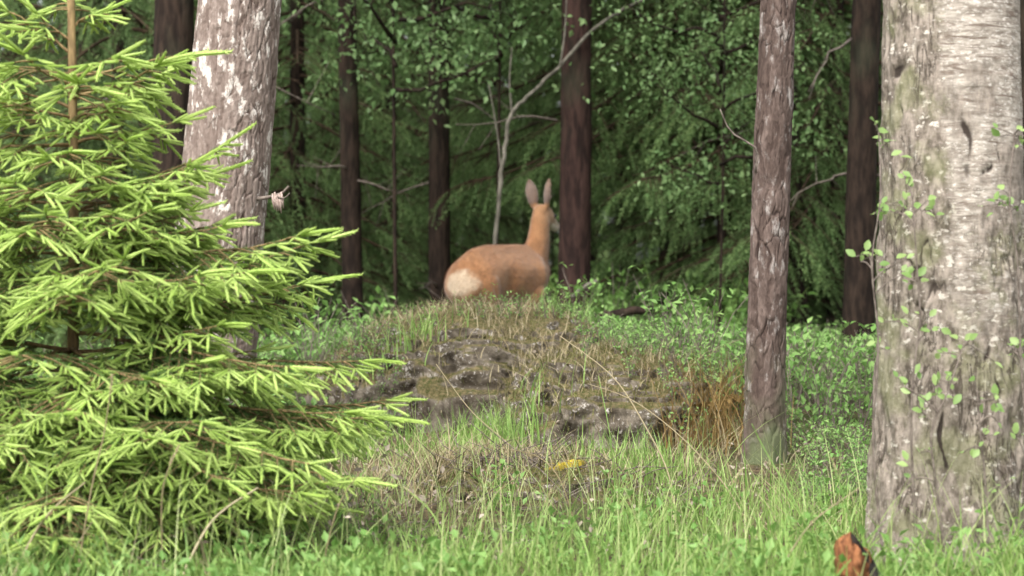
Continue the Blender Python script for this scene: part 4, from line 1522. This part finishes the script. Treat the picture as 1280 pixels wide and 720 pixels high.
def stalk(pts, label, w_=.0022, mat='dry', head=False):
    """a tall single grass stem through photo points (px, py, d), rooted in the ground"""
    q = np.array([P(*p) for p in pts])
    q[0][2] = min(q[0][2], gz(q[0][0], q[0][1]))
    o = q[0].copy()
    c = interp(q - o, 18)
    B = Buf()
    B.tube(c, np.linspace(w_, w_ * .45, 18), 5)
    ob = link('grass_stalk', B.mesh('grass_stalk', M[mat]), None, label, 'grass stalk', 'tall single grass stalks', loc=o)
    if head:
        V, F = inst(LEAF2[0], LEAF2[1], frames(np.repeat(nrm(c[-1] - c[-3])[None], 24, 0) + RNG.normal(0, .35, (24, 3))), c[-1] - np.outer(np.linspace(0, .05, 24), nrm(c[-1] - c[-3])), U(.006, .012, 24))
        link('seed_head', make_mesh('seed_head', V, [F], M['dry'], smooth=False), ob)


stalk([(846, 690, 6.4), (838, 600, 6.5), (805, 530, 6.6), (765, 470, 6.7), (700, 420, 6.8)], 'long arched straw stalk bending left across the grey boulder', .0030)
stalk([(940, 660, 6.2), (905, 605, 6.3), (850, 545, 6.4), (790, 500, 6.5), (735, 480, 6.6)], 'slanting dry stalk leaning left from the foot of the slim pine', .0022)
stalk([(775, 660, 6.9), (768, 600, 6.9), (762, 540, 6.9), (748, 470, 7.0)], 'upright green stalk in front of the grey boulder', .0026, 'grass')
stalk([(680, 600, 7.0), (640, 560, 7.1), (590, 515, 7.2), (545, 455, 7.3)], 'thin pale stalk slanting across the front of the mossy boulder')
stalk([(720, 650, 6.3), (700, 600, 6.3), (670, 570, 6.4), (620, 560, 6.4)], 'short nodding straw stalk over the hummock')
stalk([(1080, 700, 5.0), (1060, 640, 5.0), (1040, 575, 5.05)], 'pale green stalk standing left of the birch foot', .0028, 'grass', True)
stalk([(1045, 700, 5.1), (1000, 640, 5.1), (955, 560, 5.2), (940, 530, 5.2)], 'green blade stalk bending left in front of the slim pine', .0024, 'grass')
stalk([(960, 720, 5.0), (1010, 660, 5.0), (1075, 610, 5.0)], 'dry stalk leaning right towards the birch foot', .0022)
stalk([(215, 700, 4.85), (262, 655, 4.9), (322, 610, 4.95)], 'thick dry stick slanting up right under the spruce', .0045)
stalk([(0, 700, 4.8), (50, 655, 4.85), (106, 603, 4.9)], 'thick dry stick slanting up right at the left edge', .0040)
stalk([(90, 700, 4.8), (112, 620, 4.85), (130, 540, 4.9), (140, 470, 4.95)], 'tall thin straw stalk in front of the spruce trunk', .0022, 'dry', True)
stalk([(205, 690, 4.8), (202, 620, 4.8), (222, 560, 4.85)], 'thin straw stalk standing in the lower spruce branches', .0018, 'dry', True)
stalk([(395, 700, 4.9), (420, 640, 4.9), (450, 590, 5.0)], 'thin pale stalk right of the spruce foot', .0018)
stalk([(660, 720, 4.9), (672, 660, 4.9), (690, 612, 4.95)], 'green stalk rising left of the frame centre bottom', .0024, 'grass', True)
stalk([(880, 710, 5.2), (895, 650, 5.2), (925, 590, 5.3)], 'green stalk leaning right below the slim pine', .0022, 'grass', True)
stalk([(570, 710, 5.0), (545, 650, 5.0), (505, 610, 5.1)], 'green stalk leaning left below the hummock', .0022, 'grass', True)


def bracken():
    """withered brown fern left of the slim pine"""
    d = 8.5
    o = P(885, 575, d)
    o[2] = gz(o[0], o[1])
    root = link('bracken', None, None, 'withered orange-brown bracken left of the slim pine', 'fern', loc=o)
    for k in range(4):
        a, l = k / 4 * 6.28 + U(-.3, .3), U(.15, .34)
        hd = np.array([math.cos(a), math.sin(a), 0])
        c = interp([[0, 0, 0], hd * l * .22 + [0, 0, l * .65], hd * l * .55 + [0, 0, l * .75], hd * l * .8 + [0, 0, l * .35]], 14)
        B = Buf()
        B.tube(c, np.linspace(.003, .001, 14), 4)
        sx = np.array([-hd[1], hd[0], 0])
        t = np.repeat(np.arange(4, 14), 2)
        sd = np.tile([-1, 1], 10)
        dd = sx[None] * sd[:, None] + hd * .3 + RNG.normal(0, .15, (20, 3)) + [0, 0, -.3]
        V, F = inst(LEAF2[0] * [1, .6, 1], LEAF2[1], frames(dd), c[t], .10 * (1.15 - t / 14) + .012)
        B.add(V, F)
        link('frond', B.mesh('frond', M['brown'], smooth=False), root)
    n = 900
    x, y = RNG.normal(-.01, .09, n), RNG.normal(.05, .2, n)
    V, F = blades(x, y, np.zeros(n), U(.08, .40, n), U(.002, .005, n), .7, 77)
    link('dead_blades', make_mesh('dead_blades', V, [F], M['brown'], smooth=False), root, kind='stuff')


bracken()


def leafy_twig(stem, leaves, label, seed, size=.027, w_=.0036):
    """a thin leafy shoot: stem through (px, py, d), leaves at (px, py)"""
    g = np.random.default_rng(seed)
    q = np.array([P(*p) for p in stem])
    q[0][2] = gz(q[0][0], q[0][1]) - .02
    o = q[0].copy()
    c = interp(q - o, 30)
    B = Buf()
    B.tube(c, np.linspace(w_, w_ * .4, 30), 5)
    root = link('leafy_shoot', None, None, label, 'sapling', 'leafy shoots in front of the birch', loc=o)
    d = stem[-1][2]
    items = []
    for lx, ly in leaves:
        base_ = P(lx, ly, d) - o
        k = np.linalg.norm(c - base_, axis=1).argmin()
        k = max(0, k - 1)
        for q_ in range(g.integers(3, 6)):
            b = base_ + g.normal(0, .016, 3) * [1, .8, .9]
            B.tube([base_, (base_ + b) / 2 + [0, 0, .002], b], [.0012] * 3, 3, cap=False)
            items.append((b, nrm(b - c[k] + g.normal(0, .02, 3)) + g.normal(0, .45, 3) * [1, .6, .8]))
        B.tube(interp([c[k], (c[k] + base_) / 2 + [0, 0, .006], base_], 5), [.0018] * 5, 4, cap=False)
    st = link('stem', B.mesh('shoot_stem', M['dead_wood']), root)
    for b, dd in items:
        # leaves turn their faces up and towards the light
        R = frames(dd[None], np.array([[0, -.8, .7]]) + g.normal(0, .3, (1, 3)))[0]
        from mathutils import Matrix
        lo = link('leaf', TL, root, loc=b, rot=Matrix(R.tolist()).to_euler())
        lo.scale = (size * g.uniform(.6, 1.15),) * 3


TL = make_mesh('shoot_leaf', LEAF8[0], [LEAF8[1]], M['twigleaf'])
leafy_twig([(1110, 690, 5.15), (1092, 560, 5.15), (1098, 430, 5.15), (1090, 330, 5.15), (1100, 250, 5.15), (1098, 165, 5.2)],
           [(1098, 165), (1104, 182), (1107, 258), (1098, 265), (1086, 318), (1076, 327), (1112, 335), (1124, 345), (1097, 435)], 'tall leafy shoot climbing along the left edge of the birch', 51)
leafy_twig([(1150, 690, 5.12), (1140, 560, 5.12), (1142, 470, 5.12), (1150, 400, 5.12), (1146, 330, 5.12), (1140, 240, 5.15)],
           [(1134, 232), (1140, 270), (1155, 262), (1128, 268), (1138, 350), (1122, 402), (1152, 404), (1164, 412), (1146, 481)], 'leafy shoot in front of the left half of the birch', 52)
leafy_twig([(1190, 700, 5.1), (1170, 600, 5.1), (1165, 540, 5.1), (1185, 490, 5.1), (1205, 430, 5.12)],
           [(1210, 430), (1200, 445), (1184, 478), (1172, 482), (1168, 502), (1132, 484), (1152, 515), (1160, 565), (1145, 598)], 'short leafy shoot in front of the fissured foot of the birch', 53)
leafy_twig([(1240, 700, 5.1), (1232, 600, 5.1), (1226, 540, 5.1), (1222, 490, 5.1)],
           [(1222, 490), (1242, 500), (1228, 548), (1240, 520), (1195, 500), (1215, 560), (1250, 608)], 'small leafy shoot low before the right half of the birch', 54)
leafy_twig([(1290, 700, 5.1), (1284, 560, 5.1), (1276, 440, 5.1), (1272, 330, 5.1), (1262, 250, 5.1), (1268, 165, 5.15)],
           [(1272, 172), (1266, 20 + 150), (1252, 252), (1262, 246), (1270, 262), (1244, 258), (1275, 430), (1268, 440), (1272, 545)], 'tall leafy shoot at the right border over the birch', 55)


def stump():
    o = P(1078, 735, 4.75)
    o[2] = gz(o[0], o[1]) - .02
    top = P(1070, 678, 4.72) - o
    root = link('broken_stump', None, None, 'small broken stub with bright orange rotten wood left of the birch foot', 'stump', loc=o)
    B = Buf()
    h = top[2]
    n = 14
    zs = np.linspace(0, 1, 9)
    ang = np.arange(n) / n * 6.283
    V = []
    for z in zs:
        r = .030 + .030 * (1 - z) ** 2
        cx_ = .045 * (1 - z) + top[0] * z + .006
        jag = h * z * (1 if z < 1 else 1) + (0.020 * np.sin(ang * 3 + 1) + .014 * np.sin(ang * 5)) * z - .035 * z * np.cos(ang - .4).clip(0, 1) * 1.6
        V.append(np.stack([cx_ + r * np.cos(ang) * (1 + .12 * np.sin(ang * 4 + z * 3)), top[1] * z + r * np.sin(ang), jag], 1))
    V = np.concatenate(V)
    i, j = np.meshgrid(np.arange(8), np.arange(n), indexing='ij')
    k = (j + 1) % n
    F = np.stack([i * n + j, i * n + k, (i + 1) * n + k, (i + 1) * n + j], -1).reshape(-1, 4)
    link('bark', make_mesh('stump_bark', V, [F], M['black_bark']), root)
    # the orange wood stands proud of the bark on the viewer's side and above it
    C = Buf()
    n2, m2 = 40, 26
    th2 = np.arange(n2) / n2 * 2 * PI
    tt = np.linspace(0, 1, m2)
    A_, T_ = np.meshgrid(th2, tt)
    prof = np.interp(tt, [0, .15, .5, .8, .93, 1], [.020, .030, .033, .028, .019, .002])[:, None]
    q = np.stack([np.cos(A_).ravel() * 2, np.sin(A_).ravel() * 2, T_.ravel() * 1.5], 1)
    rr = prof * (1 + .55 * fbm(q * np.array([3.2, 3.2, 1.0]), 4, 3).reshape(A_.shape))
    zz = h * (.55 + .47 * T_) + .035 * fbm(q * np.array([3, 3, .3]), 3, 6).reshape(A_.shape) * T_ - .012 * np.cos(A_) * T_
    V = np.stack([top[0] - .010 + rr * np.cos(A_) * 1.05, top[1] - .018 + rr * np.sin(A_) * .8, zz], -1).reshape(-1, 3)
    i, j = np.meshgrid(np.arange(m2 - 1), np.arange(n2), indexing='ij')
    k = (j + 1) % n2
    C.add(V, np.stack([i * n2 + j, i * n2 + k, (i + 1) * n2 + k, (i + 1) * n2 + j], -1).reshape(-1, 4))
    link('broken_wood', C.mesh('broken_wood', M['rot_wood']), root, label='orange splintered wood')


stump()


def log(px0, py0, px1, py1, d, r, label, mat='dead_wood', cat='log'):
    a, b = P(px0, py0, d), P(px1, py1, d)
    o = (a + b) / 2
    B = Buf()
    c = interp([a - o, (a + b) / 2 - o + [0, 0, .012], b - o], 16)
    B.tube(c + RNG.normal(0, r * .12, c.shape), np.linspace(r, r * .7, 16), 9)
    link('fallen_branch', B.mesh('fallen_branch', M[mat]), None, label, cat, loc=o)


log(215, 575, 312, 590, 6.2, .012, 'grey dead branch lying under the young spruce', cat='branch')
log(745, 398, 815, 388, 11.8, .028, 'dark fallen branch lying right of the deer', 'far_dark', 'branch')
log(715, 372, 748, 350, 12.0, .013, 'pale crooked dead branch sticking up right of the deer', 'pale_bark', 'branch')


def small_bush(px, py, d, label, s, seed, n=70):
    o = P(px, py, d)
    o[2] = gz(o[0], o[1])
    V, Fs, I = berry_template(seed, n, .34 * s, .20 * s, .045)
    link('bush', make_mesh('bush', V, Fs, [M['berry'], M['dead_wood']], I, smooth=False), None, label, 'bush', loc=o)


small_bush(460, 400, 12.2, 'small leafy bush left of the boulder top', 1.5, 61)
small_bush(505, 395, 12.6, 'small leafy bush close behind the left of the boulder', 1.4, 62)
small_bush(735, 400, 13.4, 'leafy bush just right of the deer chest', 1.9, 63)
small_bush(770, 395, 13.8, 'larger leafy bush right of the deer by the fallen branch', 2.1, 64)

print('tris', sum(len(m.loops) - 2 * len(m.polygons) for m in bpy.data.meshes if m.users))
